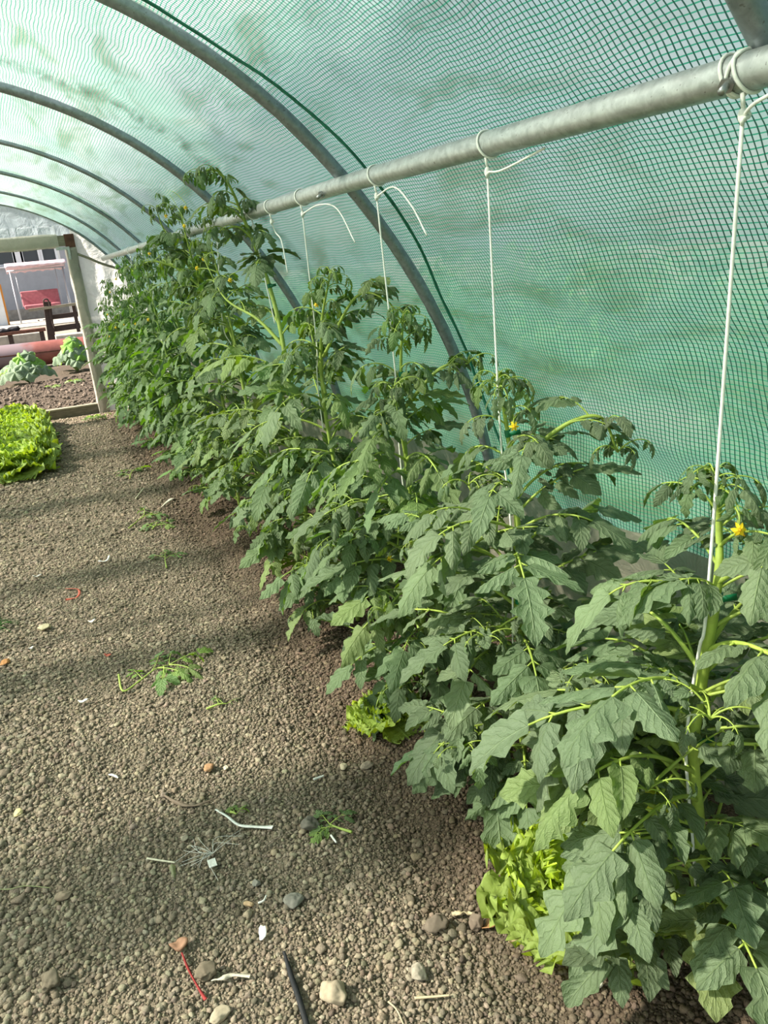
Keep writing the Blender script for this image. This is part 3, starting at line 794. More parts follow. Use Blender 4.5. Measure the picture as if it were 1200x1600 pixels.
    for p, d in flowers:
        p = np.array(p) - base; 
        i = int(np.argmin(np.linalg.norm(P - p, axis=1))); o = flower(p, d, rng, root, .85)
        V, F, uv = tube(curve([p - norm(d) * .008, p + np.array([0, 0, .025]) - norm(d) * .015, (p + P[i]) / 2 + [0, 0, .03], P[i]], 12), .0016, 6); B = Acc(); B.add(V, F, uv, tone['stem'])
        B.build('flower_stalk', M['stem'], root)
    for p, r, c, lab in fruits: fruit(np.array(p) - base, r, c, root, lab)
    return root, P + base

TONE_NEAR = dict(leaf=np.array([.108, .158, .078]), stem=np.array([.38, .50, .09]), fresh_or_lit=.12)
TONE_MID = dict(leaf=np.array([.088, .150, .054]), stem=np.array([.34, .46, .09]), fresh_or_lit=.3, hang=.30)
TONE_FAR = dict(leaf=np.array([.066, .140, .036]), stem=np.array([.26, .38, .08]), fresh_or_lit=.4, hang=.45)  # leaf tones from near to far carry light and shade in their colour
gs = lambda y: float(shrink(y))
def px(y): return float(purlin_at(y)[0])
GREEN = (.30, .42, .10); YEL = (.62, .66, .06)
paths = {}
def plant(key, *a, **k): r, P = tomato_plant(*a, **k); paths[key] = P

plant('A', 'nearest tomato plant, its large leaves filling the right foreground', [(1.08, .93, .03), (1.05, .95, .4), (1.02, .95, .63), (1.02, .92, .95), (1.04, .94, 1.06), (1.03, .95, 1.17)], 11, .0125, .008, .046, .29, .135, young_from=.70,
      ties=(.95, .63), flowers=[((.985, .85, 1.11), (-.5, -.6, .2)), ((1.0, .86, 1.10), (-.2, -.8, -.3))], fruits=[((1.01, 1.02, .43), .036, YEL, 'yellow-green ripening tomato'), ((.93, 1.0, .26), .02, GREEN, 'small green tomato')],
      shoots=[dict(path=[(1.02, .92, .98), (1.10, .86, 1.06), (1.18, .82, 1.10)], L=.12), dict(path=[(1.03, .95, .55), (.97, 1.05, .66), (.92, 1.15, .70)], L=.2, size=.11)])
plant('B', 'second tomato plant from the front, its tip on the string beside the bare green wall', [(1.05, 1.60, .03), (1.03, 1.58, .5), (1.03, 1.57, .85), (1.02, 1.59, 1.13), (1.0, 1.60, 1.27)], 12, .010, .006, .046, .29, .130,
      ties=(1.13, .68), flowers=[((.98, 1.50, 1.17), (-.4, -.7, .1))], fruits=[((.97, 1.55, .62), .022, GREEN, 'small green tomato')],
      shoots=[dict(path=[(1.03, 1.57, .82), (.96, 1.60, .90), (.93, 1.64, 1.0)], L=.15), dict(path=[(1.02, 1.58, 1.02), (1.10, 1.50, 1.14), (1.18, 1.44, 1.17), (1.22, 1.42, 1.08)], L=.12)])
plant('C', 'third tomato plant from the front, a small upright tip below the second hoop', [(1.05, 2.24, .03), (1.04, 2.2, .5), (1.02, 2.2, .9), (1.02, 2.19, 1.21), (1.02, 2.14, 1.40)], 13, .0095, .0055, .046, .28, .122,
      ties=(1.21, .62), flowers=[((.93, 2.22, 1.075), (-.5, -.7, .2)), ((.95, 2.2, 1.06), (-.3, -.6, -.6)), ((.93, 2.2, .60), (-.6, -.5, .1))], tone=TONE_MID,
      shoots=[dict(path=[(1.02, 2.19, 1.1), (1.12, 2.12, 1.22), (1.2, 2.08, 1.23)], L=.14), dict(path=[(1.02, 2.2, .95), (.96, 2.12, 1.16), (.93, 2.05, 1.2)], L=.12)])
plant('D', 'fourth tomato plant from the front, with a yellow flower beside its string', [(1.05, 2.9, .03), (1.04, 2.9, .5), (1.02, 2.95, .97), (1.02, 2.89, 1.30), (1.03, 2.75, 1.52)], 14, .0095, .0055, .046, .28, .12,
      ties=(1.30,), flowers=[((.98, 2.80, 1.405), (-.5, -.8, .2))], tone=TONE_MID,
      shoots=[dict(path=[(1.02, 2.9, 1.2), (1.12, 2.75, 1.42), (1.2, 2.65, 1.40), (1.25, 2.6, 1.28)], L=.13), dict(path=[(1.02, 2.92, 1.05), (1.0, 2.98, 1.35)], L=.10)])
plant('E', 'tall tomato plant with a thick bare stem leaning over the long pipe', [(1.03, 3.45, .03), (1.02, 3.40, .6), (1.02, 3.42, 1.17), (1.02, 3.53, 1.46), (.95, 3.52, 1.72), (.88, 3.48, 1.90), (.82, 3.48, 1.95), (.76, 3.5, 1.92)], 15, bare=(1.1, 1.66), young_from=.75, rb=.012, rt=.007, gap=.046, Lmax=.27, size=.115, 
      ties=(1.46, 1.12), flowers=[((.86, 3.6, 1.50), (-.5, -.7, .2))], tone=TONE_MID, shoots=[dict(path=[(1.02, 3.43, 1.2), (.95, 3.55, 1.32), (.85, 3.7, 1.42), (.80, 3.8, 1.60)], L=.16, r=.009), dict(path=[(.97, 3.5, 1.66), (.90, 3.5, 1.72), (.82, 3.5, 1.70)], L=.16)])
plant('F', 'tomato plant whose stem bends over towards the path behind the tallest one', [(1.02, 4.15, .03), (1.0, 4.2, .8), (.97, 4.25, 1.25), (.82, 4.35, 1.52), (.66, 4.4, 1.61), (.55, 4.45, 1.57)], 16, .011, .006, .05, .25, .10, det=False, tone=TONE_MID,
      flowers=[((.82, 4.1, 1.56), (-.5, -.7, .2)), ((.84, 4.0, 1.60), (-.5, -.7, .1))], shoots=[dict(path=[(.99, 4.2, 1.1), (.95, 4.2, 1.5), (.9, 4.15, 1.78)], L=.18)])
plant('G', 'tomato plant topping the long pipe with small yellow flowers among its tips', [(1.0, 4.8, .03), (.99, 4.8, .9), (.95, 4.8, 1.5), (.90, 4.75, 1.85), (.84, 4.7, 1.98)], 17, .010, .005, .05, .25, .10, det=False, tone=TONE_MID, ties=(1.3,),
      flowers=[((.86, 4.35, 1.86), (-.4, -.8, .2)), ((.80, 4.62, 1.84), (-.4, -.8, .2)), ((.83, 4.3, 1.77), (-.5, -.8, .0))], shoots=[dict(path=[(.98, 4.8, 1.2), (.90, 4.6, 1.6), (.86, 4.5, 1.86)], L=.16), dict(path=[(.95, 4.8, 1.5), (.8, 4.7, 1.75), (.76, 4.65, 1.88)], L=.14)])
far = [(5.45, 1.76), (6.1, 1.70), (6.75, 1.66), (7.4, 1.60), (8.05, 1.48), (8.65, 1.25), (9.15, .95)]
FL = ['bushy tomato plant just beyond the one with flowers above the pipe', 'fifth tomato plant from the doorway end of the row', 'tomato plant with its tip just below the far pipe, fourth nearest plant but one from the doorway', 'tomato plant about two paces before the doorway post', 'tomato plant third from the doorway end of the row', 'tomato plant second from the doorway end of the row', 'last tomato plant, standing right against the white end film']
FL[2] = 'fifth last tomato plant of the row, counted from the doorway'; FL[1] = 'sixth last tomato plant of the row, counted from the doorway'; FL[3] = 'fourth last tomato plant of the row, counted from the doorway'
for k, (y, h) in enumerate(far):
    x = px(y) - .02; r2 = np.random.default_rng(300 + k); j = r2.uniform(-.06, .06, 6)
    plant('far%d' % k, FL[k], [(x, y, .02), (x + j[0], y + j[1], .6), (x - .04 + j[2], y + j[3], h - .35), (x - .12 + j[4], y + j[5], h)], 30 + k, .010, .005, .048, .25, .105, det=False, tone=TONE_FAR,
          flowers=[((x - .16, y - .15, h - .1), (-.4, -.8, .1)), ((x - .24, y - .15, h - .5), (-.6, -.7, .1))][:2 if k < 5 else 1],
          shoots=[dict(path=[(x, y, .5), (x - .15, y - .1, 1.0), (x - .2 + j[1], y - .1, h - .25)], L=.18, size=.09, gap=.05)])
# lower bushy branches of the front plants reaching over the path edge belong to their plants; stray volunteer near the doorway
rw = np.random.default_rng(5); LA, SA = Acc(), Acc()
for k in range(9): compound_leaf(LA, SA, np.array([rw.uniform(-.1, .1), rw.uniform(-.06, .06), .0]), k * 2.4, 1.0, .09, 1.2, .05, .2, dict(leaf=np.array([.2, .30, .06]), stem=TONE_FAR['stem']), rw, False, 2)
w = empty('weed', 'small pale green weed growing by the right end of the sill', 'weed', (.47, 9.2, .0)); SA.build('stem', M['stem'], w); LA.build('foliage', M['leaf'], w)

# ------------------------------------------------------------------ strings on the pipe
def ring(y, wob=0.0, r=.0030):
    p = purlin_at(y); a = np.linspace(0, 2 * PI, 28)
    P = np.stack([p[0] + (PR + r * .7) * np.cos(a), y + wob * np.sin(a), p[2] + (PR + r * .7) * np.sin(a)], -1)
    return tube(P, r, 8, False)
def string(label, y, follow=None, zend=None, tail=None, end=None, rings=1, r=.0027):
    p = purlin_at(y); k = p + np.array([-.006, 0, -PR - .03])
    root = empty('support_string', label, 'string', k, 'strings hanging from the long pipe')
    if follow is not None:
        P = paths[follow]; zs = np.arange(zend, min(P[:, 2].max() * .93, k[2] - .35), .12)[::-1]
        pts = [k] + [np.array([np.interp(z, P[:, 2], P[:, 0]) - .019, np.interp(z, P[:, 2], P[:, 1]) + .002, z]) for z in zs]
    else: pts = [k] + [np.array(e) for e in end]
    A = Acc(); V, F, uv = tube(curve(pts, 40), r, 8); A.add(V - k, F, uv); A.build('twine', M['string'], root)
    A = Acc()
    for i in range(rings): V, F, uv = ring(y + .012 * i, .010 * (-1) ** i); A.add(V - k, F, uv)
    V, F, uv = tube([p + np.array([-.010, 0, -PR]), k + np.array([0, 0, .01])], r * 1.1, 7); A.add(V - k, F, uv)
    A.build('loop', M['string'], root)
    V0, F0 = ICO[2]; A = Acc(); A.add(V0 * np.array([.007, .007, .011]), F0); V, F, uv = tube(curve([(0, 0, .01), (.009, -.004, 0), (-.006, -.006, -.006), (0, 0, -.012)], 12), r, 7); A.add(V, F, uv); A.build('knot', M['string'], root)
    if tail is not None:
        A = Acc(); V, F, uv = tube(curve([k] + [np.array(t) for t in tail], 24), r * .9, 7); A.add(V - k, F, uv); A.build('tail', M['string'], root)
string('white twine nearest the camera, dropping to the foreground tomato plant', .905, 'A', .25, [(.98, .86, 1.745), (1.02, .78, 1.77)], rings=3, r=.0031)
string('white twine second from the camera, hanging before the bare green wall', 1.60, 'B', .3, [(.99, 1.53, 1.728), (1.02, 1.42, 1.755)])
string('white twine third from the camera, with a long loose tail curving right', 2.21, 'C', .5, [(1.0, 2.10, 1.745), (1.0, 2.0, 1.69), (1.0, 1.92, 1.61)])
string('white twine fourth from the camera, with a loose tail, ending by a yellow flower', 2.87, 'D', .9, [(1.0, 2.72, 1.745), (1.0, 2.55, 1.72), (1.0, 2.42, 1.61)])
string('short loose twine end dangling between two hanging strings', 3.25, end=[(1.0, 3.27, 1.68), (1.0, 3.20, 1.64), (1.0, 3.17, 1.52)])
string('white twine beside the thick bare stem of the tall plant', 3.52, 'E', 1.3)
for k, (y, key) in enumerate([(4.2, 'F'), (4.85, 'G'), (5.45, 'far0'), (6.1, 'far1'), (6.75, 'far2'), (7.4, 'far3')]):
    string(['twine hanging behind the tall leaning stem', 'twine on the pipe behind the tips with yellow flowers', 'twine at the pipe just beyond the highest plant tips', 'third last twine visible on the far pipe', 'second last twine visible on the far pipe', 'last twine visible on the far pipe near the doorway'][k], y, key, 1.15)

# ------------------------------------------------------------------ lettuces
def lettuce_head(label, loc, Rr, H, seed, n=22, group=None, col=(.33, .56, .035), res=(12, 20)):
    rng = np.random.default_rng(seed); root = empty('lettuce', label, 'lettuce', loc, group)
    outer, heart = Acc(), Acc()
    for k in range(n):
        f = k / (n - 1); az = k * 2.4 + rng.normal(0, .2)
        L = Rr * (1.25 - .45 * f) * rng.uniform(.9, 1.1); e0 = .25 + 1.15 * f + rng.normal(0, .1); e1 = e0 - (1.0 - .3 * f)
        nu, nv = res; u = np.linspace(0, 1, nu + 1); v = np.linspace(-1, 1, nv + 1)
        e = e0 + (e1 - e0) * u ** 1.5
        d = np.array([math.cos(az), math.sin(az), 0]); s = np.array([-math.sin(az), math.cos(az), 0])
        cx = np.cumsum(np.cos(e)) * L / nu; cz = np.cumsum(np.sin(e)) * L / nu * (H / Rr)
        mid = cx[:, None] * d + cz[:, None] * UP
        Nn = -np.sin(e)[:, None] * d + np.cos(e)[:, None] * UP
        w = L * (.10 + .62 * np.sin(PI * np.clip(u * .62, 0, 1)) ** 1.1) * (1 - .35 * np.clip((u - .8) / .2, 0, 1))
        av = np.abs(v); cup = .35 * av[None] ** 2 * w[:, None]
        p1, p2, p3 = rng.uniform(0, 6, 3); kk = rng.uniform(9, 12)
        edge = np.clip((np.maximum(av[None], u[:, None] ** 2) - .35) / .65, 0, 1) ** 1.5
        ruf = edge * L * (.10 * np.sin(1.6 * kk * np.arctan2(v[None] * 1.1, 1.15 - u[:, None] + .0) * 1.6 + kk * .8 * u[:, None] * np.sign(v)[None] + p1) + .07 * np.sin(29 * u[:, None] + 17 * v[None] + p2))
        ruf = ruf + .020 * L * np.sin(19 * u[:, None] + p3) * np.sin(15 * v[None] + p2)
        tip = edge * L * .06 * np.sin(31 * v[None] + 9 * u[:, None] + p3)
        V = mid[:, None] + (v[None] * w[:, None])[..., None] * s + (ruf + cup)[..., None] * Nn[:, None] + tip[..., None] * d
        V[..., 2] = np.maximum(V[..., 2], .004)
        i, j = np.meshgrid(np.arange(nu), np.arange(nv), indexing='ij'); a = i * (nv + 1) + j
        F = np.stack([a, a + 1, a + nv + 2, a + nv + 1], -1).reshape(-1, 4)
        uv = np.stack([np.repeat(u, nv + 1), np.tile(v * .5 + .5, nu + 1)], -1)
        c = np.array(col) * rng.uniform(.8, 1.2) * (1 + .25 * f)
        (outer if f < .6 else heart).add(V.reshape(-1, 3), F, uv, c)
    outer.build('outer_leaves', M['lettuce'], root); heart.build('heart_leaves', M['lettuce'], root)
    return root
hz = lambda x, y: float(hsoil(np.array([x]), np.array([y]))[0])
LL = lambda x, y: (x, y, hz(x, y))
lettuce_head('lime green lettuce under the nearest tomato plant at the path edge', LL(.925, 1.20), .17, .15, 71, 26, 'lettuces under the tomato plants', col=(.40, .52, .04), res=(18, 34))
lettuce_head('small lime green lettuce half hidden under the second and third tomato plants', LL(.845, 2.13), .10, .11, 72, 20, 'lettuces under the tomato plants', col=(.40, .52, .04), res=(14, 24))
ORD = ['nearest', 'second', 'third', 'fourth', 'fifth', 'sixth', 'seventh']
for r_, (x, nm) in enumerate([(-.34, 'path-side row'), (-.70, 'inner row')]):
    for k in range(7):
        y = 6.95 + .37 * k + .1 * r_
        g = lettuce_head('%s frilly lettuce of the %s in the left bed, counted from the camera' % (ORD[k], nm), LL(x + .015 * math.sin(k * 2.1), y), .235, .25, 80 + k + 10 * r_, 26, 'frilly lettuces in the left bed', (.38, .52, .05), (14, 34))

# ------------------------------------------------------------------ things lying on the soil
def zg(x, y, d=.008): return hz(x, y) + d
def stone(label, x, y, s, col, seed, kind='stone', cat='stone', sq=(1, 1, .6), sub=3, rough=.3, sink=.25, ang=0):
    rng = np.random.default_rng(seed); V0, F0 = ICO[sub]; o = rng.uniform(-40, 40, 3)
    d = 1 + rough * fbm(V0[:, 0] * 1.1 + o[0], V0[:, 1] * 1.1 + o[1], V0[:, 2] * 1.1 + o[2], oct=4, seed=seed)
    for q in range(6):                                            # broken faces
        nn = norm(rng.normal(0, 1, 3)); lim = rng.uniform(.55, .85); pr = (V0 * d[:, None]) @ nn
        d = np.where(pr > lim, d * lim / np.maximum(pr, 1e-3), d)
    V = V0 * d[:, None] * np.array(sq) * s; c, sn = math.cos(ang), math.sin(ang)
    V = np.stack([V[:, 0] * c - V[:, 1] * sn, V[:, 0] * sn + V[:, 1] * c, V[:, 2]], -1)
    A = Acc(); A.add(V, F0, None, np.array(col)); ob = A.build(kind, M['stone']); ob.location = (x, y, zg(x, y, .006) - V[:, 2].min() * (1 - sink))
    return tag(ob, label, cat, {'stone': 'stones lying on the path', 'soil_clod': 'clods lying on the path'}.get(kind))
def ribbon(name, label, cat, pts, w, col, mat='bits', th=.0012, wob=.3, seed=0):
    rng = np.random.default_rng(seed)
    P = curve([(x, y, zg(x, y, .010 + dz)) for x, y, dz in pts], 26); n = len(P)
    T = np.gradient(P, axis=0); T /= np.linalg.norm(T, axis=1)[:, None]
    W = np.interp(np.linspace(0, 1, n), np.linspace(0, 1, len(w)), w) if not np.isscalar(w) else np.full(n, w)
    a = wob * fbm(np.linspace(0, 4, n), np.zeros(n), oct=2, seed=seed)
    S = np.cross(T, UP); S /= np.linalg.norm(S, axis=1)[:, None]; U = np.cross(S, T)
    S2 = S * np.cos(a)[:, None] + U * np.sin(a)[:, None]; U2 = np.cross(S2, T)
    V = np.stack([P + S2 * W[:, None] / 2 + U2 * th, P - S2 * W[:, None] / 2 + U2 * th, P - S2 * W[:, None] / 2 - U2 * th, P + S2 * W[:, None] / 2 - U2 * th], 1).reshape(-1, 3)
    i = np.arange(n - 1)[:, None] * 4; j = np.arange(4)[None]; k = (j + 1) % 4
    F = np.stack([i + j, i + k, i + 4 + k, i + 4 + j], -1).reshape(-1, 4)
    F = [F, np.array([[0, 1, 2, 3], [4 * n - 1, 4 * n - 2, 4 * n - 3, 4 * n - 4]])]
    A = Acc(); A.add(V, F, None, np.array(col)); o = A.build(name, M[mat]); place(o, P[n // 2]); return tag(o, label, cat)
def scrap(name, label, cat, x, y, s, col, seed, asp=.6, th=.001, ang=0, curl=.4):
    """a thin torn piece, slightly bent"""
    rng = np.random.default_rng(seed); m = 14; a = np.linspace(0, 2 * PI, m, endpoint=False)
    rr = s * (1 + .35 * fbm(np.cos(a) * 1.5 + seed, np.sin(a) * 1.5, oct=3, seed=seed)); X = rr * np.cos(a); Y = rr * np.sin(a) * asp
    ring_ = [np.stack([X * f, Y * f, curl * ((X * f) ** 2) / s + .1 * s * np.sin(X * f / s * 4)], -1) for f in (1, .55)]
    top = np.vstack([ring_[0], ring_[1], [[0, 0, 0]]]); n = len(top)
    j = np.arange(m); k = (j + 1) % m
    Ft = np.stack([j, k, m + k, m + j], -1); Fc = np.stack([m + j, m + k, np.full(m, 2 * m)], -1)
    V = np.vstack([top + [0, 0, th], top - [0, 0, th]])
    F = [Ft, Fc, Ft[:, ::-1] + n, Fc[:, ::-1] + n, np.stack([k, j, j + n, k + n], -1)]
    c, sn = math.cos(ang), math.sin(ang); V = np.stack([V[:, 0] * c - V[:, 1] * sn, V[:, 0] * sn + V[:, 1] * c, V[:, 2]], -1)
    A = Acc(); A.add(V, F, None, np.array(col)); o = A.build(name, M['bits']); o.location = (x, y, zg(x, y, .016)); o.rotation_euler = (rng.normal(0, .15), rng.normal(0, .15), 0)
    return tag(o, label, cat, 'white scraps on the path' if name == 'plastic_scrap' else None)
def stick(name, label, cat, pts, r, col):
    P = curve([(x, y, zg(x, y, .011 + dz)) for x, y, dz in pts], 20); V, F, uv = tube(P, np.linspace(r, r * .75, len(P)), 8)
    A = Acc(); A.add(V, F, uv, np.array(col)); o = A.build(name, M['bits']); place(o, P[len(P) // 2]); return tag(o, label, cat)
WH = (.80, .80, .76)
stone('square orange-brown brick chip lying alone mid-path', .233, 2.24, .020, (.42, .24, .13), 1, 'brick_chip', 'brick chip', (1, 1, .55), ang=.4)
scrap('tile_chip', 'flat pinkish terracotta chip at the end of the red strip', 'tile chip', .018, 1.568, .021, (.40, .22, .14), 2, .9, .003)
scrap('plastic_scrap', 'bright white torn scrap near the bottom of the path', 'scrap', .208, 1.502, .017, (.85, .87, .86), 3, .62, ang=.9)
scrap('plastic_scrap', 'small white star-shaped scrap left of the wilted green sprig', 'scrap', -.118, 2.905, .020, WH, 4, .6)
ribbon('plastic_strip', 'bent white plastic strip forked at one end', 'plastic strip', [(.207, 2.027, 0), (.230, 1.973, .003), (.254, 1.921, 0), (.295, 1.885, .006), (.338, 1.849, .004)], [.006, .007, .008, .011, .012], WH, seed=3)
cl = Acc(); rg = np.random.default_rng(9)
for k in range(16):
    a = rg.uniform(0, 2 * PI) * .6 + (0 if k % 2 else .9); ln = rg.uniform(.05, .11); b = a + rg.normal(0, .5)
    x0, y0 = .157, 1.835
    P = curve([(x0, y0, zg(x0, y0, .012)), (x0 + math.cos(a) * ln * .4, y0 + math.sin(a) * ln * .4, zg(x0, y0, .02 + .012 * rg.random())), (x0 + math.cos(b) * ln, y0 + math.sin(b) * ln, zg(x0, y0, .010))], 12)
    V, F, uv = tube(P, .00045, 5); cl.add(V, F, uv, WH)
x0, y0 = .148, 1.80
V, F = box(x0 - .011, x0 + .011, y0 - .015, y0 + .015, zg(x0, y0, .014), zg(x0, y0, .0165)); cl.add(V, F, None, WH)
o = cl.build('fibre_tuft', M['bits'], smooth=False); place(o, (.157, 1.835, zg(.157, 1.835))); tag(o, 'frayed tuft of white fibres with a small white tab', 'fibre tuft')
t = stick('withered_shoot', 'pale dry stem with a shrivelled leaf at its right end', 'dry stem', [(-.014, 1.906, 0), (.02, 1.872, .004), (.055, 1.842, .006)], .003, (.62, .58, .45))
lf = Acc(); leaflet(lf, np.array([0.025, -.028, .0]), np.array([-.05, -1, -.1]), UP, .06, .014, .6, -.5, 2.6, .2, np.array([.42, .39, .28]), np.random.default_rng(3))
lf.build('shrivelled_leaf', M['leaf'], t)
ribbon('dry_leaf', 'long curled brown dry leaf left of the white plastic strip', 'dry leaf', [(.072, 2.179, .004), (.105, 2.12, 0), (.144, 2.082, 0), (.18, 2.072, .003), (.214, 2.079, .008)], [.004, .012, .014, .007, .002], (.20, .15, .11), seed=5, wob=.9)
def sprig(label, pts, leaves, seed, L=.1, size=.06, tone=None):
    rng = np.random.default_rng(seed); tone = tone or dict(leaf=np.array([.14, .24, .06]), stem=np.array([.40, .52, .12])); base = np.array([pts[0][0], pts[0][1], zg(*pts[0][:2], .01)])
    root = empty('cut_sprig', label, 'sprig', base, 'cut green sprigs on the path'); LA, SA = Acc(), Acc()
    P = curve([np.array([x, y, zg(x, y, .012 + dz)]) - base for x, y, dz in pts], 18); V, F, uv = tube(P, np.linspace(.0045, .002, len(P)), 7); SA.add(V, F, uv, tone['stem'])
    for f, az, l in leaves:
        compound_leaf(LA, SA, P[int(f * (len(P) - 1))], az, .25, L * l, .35, size * l, .2, tone, rng, True, 2)
    for q in LA.V: q[:, 2] = np.maximum(q[:, 2], .002 - .01 + 0.004 * np.sin(q[:, 0] * 200))
    SA.build('stem', M['stem'], root); LA.build('foliage', M['leaf'], root); return root
sprig('largest wilted green tomato sprig lying across the middle of the path', [(.03, 2.99, .03), (.032, 2.90, 0), (.10, 2.93, .01), (.17, 2.97, .015), (.23, 2.98, .01)], [(.55, 1.9, .8), (.7, .9, 1.1), (.8, -.9, 1.2), (.9, -1.6, 1.3), (1, .1, 1.3), (1, -.9, 1.2), (1, 1.4, .9)], 31, .10, .055)
sprig('tiny green sprig right of the largest wilted sprig', [(.30, 2.59, 0), (.346, 2.579, .004), (.375, 2.575, 0)], [(.5, 1.5, .8), (.8, 1.9, .7), (1, .1, .6)], 32, .06, .03)
sprig('green sprig lying near the tomato bed at the lower centre', [(.535, 1.715, 0), (.51, 1.745, .004), (.49, 1.775, .006)], [(.7, 2.8, .8), (.9, 3.4, .9), (1, 1.8, .8), (1, .4, .9)], 33, .06, .045)
sprig('thin trimmed stalk with leaves, left of the small dark sprig far up the path', [(.30, 4.92, 0), (.36, 5.0, .005), (.42, 5.1, .006)], [(.7, .5, 1), (.9, -.6, 1), (1, 1.2, 1)], 34, .12, .06)
sprig('small dark green sprig in the middle of the far path', [(.43, 4.80, 0), (.45, 4.83, .004), (.47, 4.85, .004)], [(.4, 2.2, .9), (.7, 1.2, .9), (1, .3, 1), (1, -.8, .9), (.8, 3.3, .8)], 35, .08, .06)
sprig('forked pale green sprig lying nearest the bed edge, upper path', [(.40, 4.08, 0), (.41, 4.18, .004), (.42, 4.25, .006)], [(.8, .4, 1), (1, 1.4, 1), (1, 2.5, .9)], 36, .08, .05)
sprig('farthest green sprig on the path, beside the bushy far plants', [(.46, 6.2, 0), (.48, 6.3, .004), (.51, 6.4, .004)], [(.4, 2.2, .9), (.7, 1.2, .9), (1, .3, 1), (1, 2.8, .9)], 37, .10, .06)
sprig('scrap of green lettuce-like leaf beside the bent white strip', [(.245, 1.985, 0), (.252, 1.975, .003), (.258, 1.965, .004)], [(1, .5, .8), (.8, 1.6, .8)], 38, .03, .032, dict(leaf=np.array([.25, .38, .08]), stem=np.array([.4, .5, .12])))
ribbon('black_strip', 'narrow black strip lying at the bottom edge of the path', 'strip', [(.241, 1.43, .002), (.236, 1.36, .004), (.234, 1.30, .003), (.229, 1.20, 0)], [.007, .012, .013, .012], (.018, .019, .022), th=.002, wob=.1)
ribbon('red_strip', 'thin red strip running down from the terracotta chip', 'strip', [(.017, 1.545, .004), (.022, 1.50, .008), (.03, 1.455, .006), (.043, 1.40, .004)], [.004, .006, .004, .008], (.30, .035, .035), wob=.5, seed=8)
ribbon('pale_ribbon', 'cream curled ribbon right of the red strip', 'ribbon', [(.066, 1.440, .002), (.09, 1.432, .006), (.115, 1.428, .008), (.15, 1.409, .004)], [.011, .012, .008, .010], (.62, .58, .47), wob=1.0, seed=6)
stone('largest pale stone at the bottom centre of the path', .311, 1.262, .034, (.40, .33, .24), 7, sq=(.75, 1, .75), ang=.3)
stone('flat tan stone at the bottom edge left of the black strip', .064, 1.352, .026, (.40, .34, .25), 8, sq=(1, .85, .4), ang=.5)
stone('lumpy brown clod right of the red strip', .062, 1.462, .026, (.17, .14, .10), 9, 'soil_clod', 'clod', (1, .9, .8), rough=.45)
stone('grey flat stone right of the white fibre tuft, low on the path', .311, 1.568, .028, (.24, .23, .20), 10, sq=(1, .8, .45))
stone('dark grey stone lump halfway between the plastic strip and the bed', .437, 1.80, .026, (.17, .155, .13), 11, sq=(1, 1, .8), rough=.4)
stone('dull grey-brown stone below the frayed tuft', .240, 1.672, .012, (.24, .23, .20), 12)
stone('brown clod at the foot of the bed near the lower lettuce', .607, 1.330, .025, (.19, .15, .115), 13, 'soil_clod', 'clod', (1, .9, .7), rough=.4)
stone('tall brown stone standing by the lower lettuce', .690, 1.285, .024, (.20, .15, .115), 14, sq=(.7, 1, 1))
stone('pale pebble next to the bed edge above the small lettuce', .629, 2.022, .014, (.50, .42, .30), 15)
stone('grey-brown long stone at the bed edge by the small lettuce', .70, 1.985, .020, (.27, .22, .17), 16, sq=(1.3, .7, .6))
stone('round tan pebble left of the bent white strip, below the dry leaf', .095, 1.935, .012, (.42, .36, .28), 17)
stone('cream pebble right of the brick chip', .285, 2.222, .011, (.58, .52, .40), 18, sq=(.7, 1.1, .6))
stone('yellowish flat stone at the upper left of the path', -.240, 3.694, .026, (.48, .43, .28), 19, sq=(1.3, .9, .5))
stone('orange stone at the left edge of the path', -.404, 3.414, .020, (.45, .22, .09), 20)
stone('white stone with a yellow tinge at the left edge, lower path', -.353, 2.34, .016, (.62, .52, .28), 21)
stone('pinkish stone beside the green thread on the left', -.24, 1.895, .018, (.36, .27, .20), 22, sq=(1.4, .8, .7))
stone('light tan stone chip beside the curled white peel', .203, 1.612, .013, (.52, .36, .22), 23, sq=(1.3, .6, .6), ang=-.6)
stone('large pale clod at the bottom right, left of the straw', .50, 1.225, .020, (.40, .35, .28), 24, sq=(.9, 1.2, .7))
stone('brown clod in the bottom left corner', -.28, 1.62, .026, (.20, .165, .12), 25, 'soil_clod', 'clod', (1, 1.2, .7), rough=.45)
scrap('dry_leaf', 'orange-brown dry leaf flake left of the lower lettuce', 'dry leaf', .722, 1.265, .024, (.42, .22, .10), 26, .7, ang=.7)
scrap('dry_leaf', 'tan dry leaf crumb below the lower lettuce', 'dry leaf', .735, 1.185, .016, (.55, .40, .26), 27, .4)
ribbon('dry_petal', 'papery curled shred above the dry leaf flake', 'dry shred', [(.655, 1.345, .004), (.672, 1.335, .010), (.690, 1.325, .004), (.70, 1.305, .010)], [.008, .014, .010, .006], (.52, .42, .27), wob=1.2, seed=12)
scrap('white_chip', 'cream white chip at the bottom under the foreground plant', 'chip', .815, .99, .018, (.78, .74, .62), 28, .45, .004, ang=-.5)
stick('straw', 'straight pale straw lying at the bottom right', 'straw', [(.467, 1.179, 0), (.505, 1.162, .002), (.540, 1.147, 0)], .003, (.60, .50, .33))
stick('straw', 'slanted straw at the bottom edge left of the straight straw', 'straw', [(.412, 1.20, 0), (.418, 1.165, .002), (.417, 1.12, 0)], .0022, (.50, .42, .29))
stick('twig', 'short white twig stub right of the brick chip towards the bed', 'twig', [(.52, 2.005, 0), (.555, 2.008, .001)], .004, WH)
stick('twig', 'tiny white stub touching the green sprig by the bed', 'twig', [(.478, 1.735, 0), (.481, 1.700, .001)], .0035, WH)
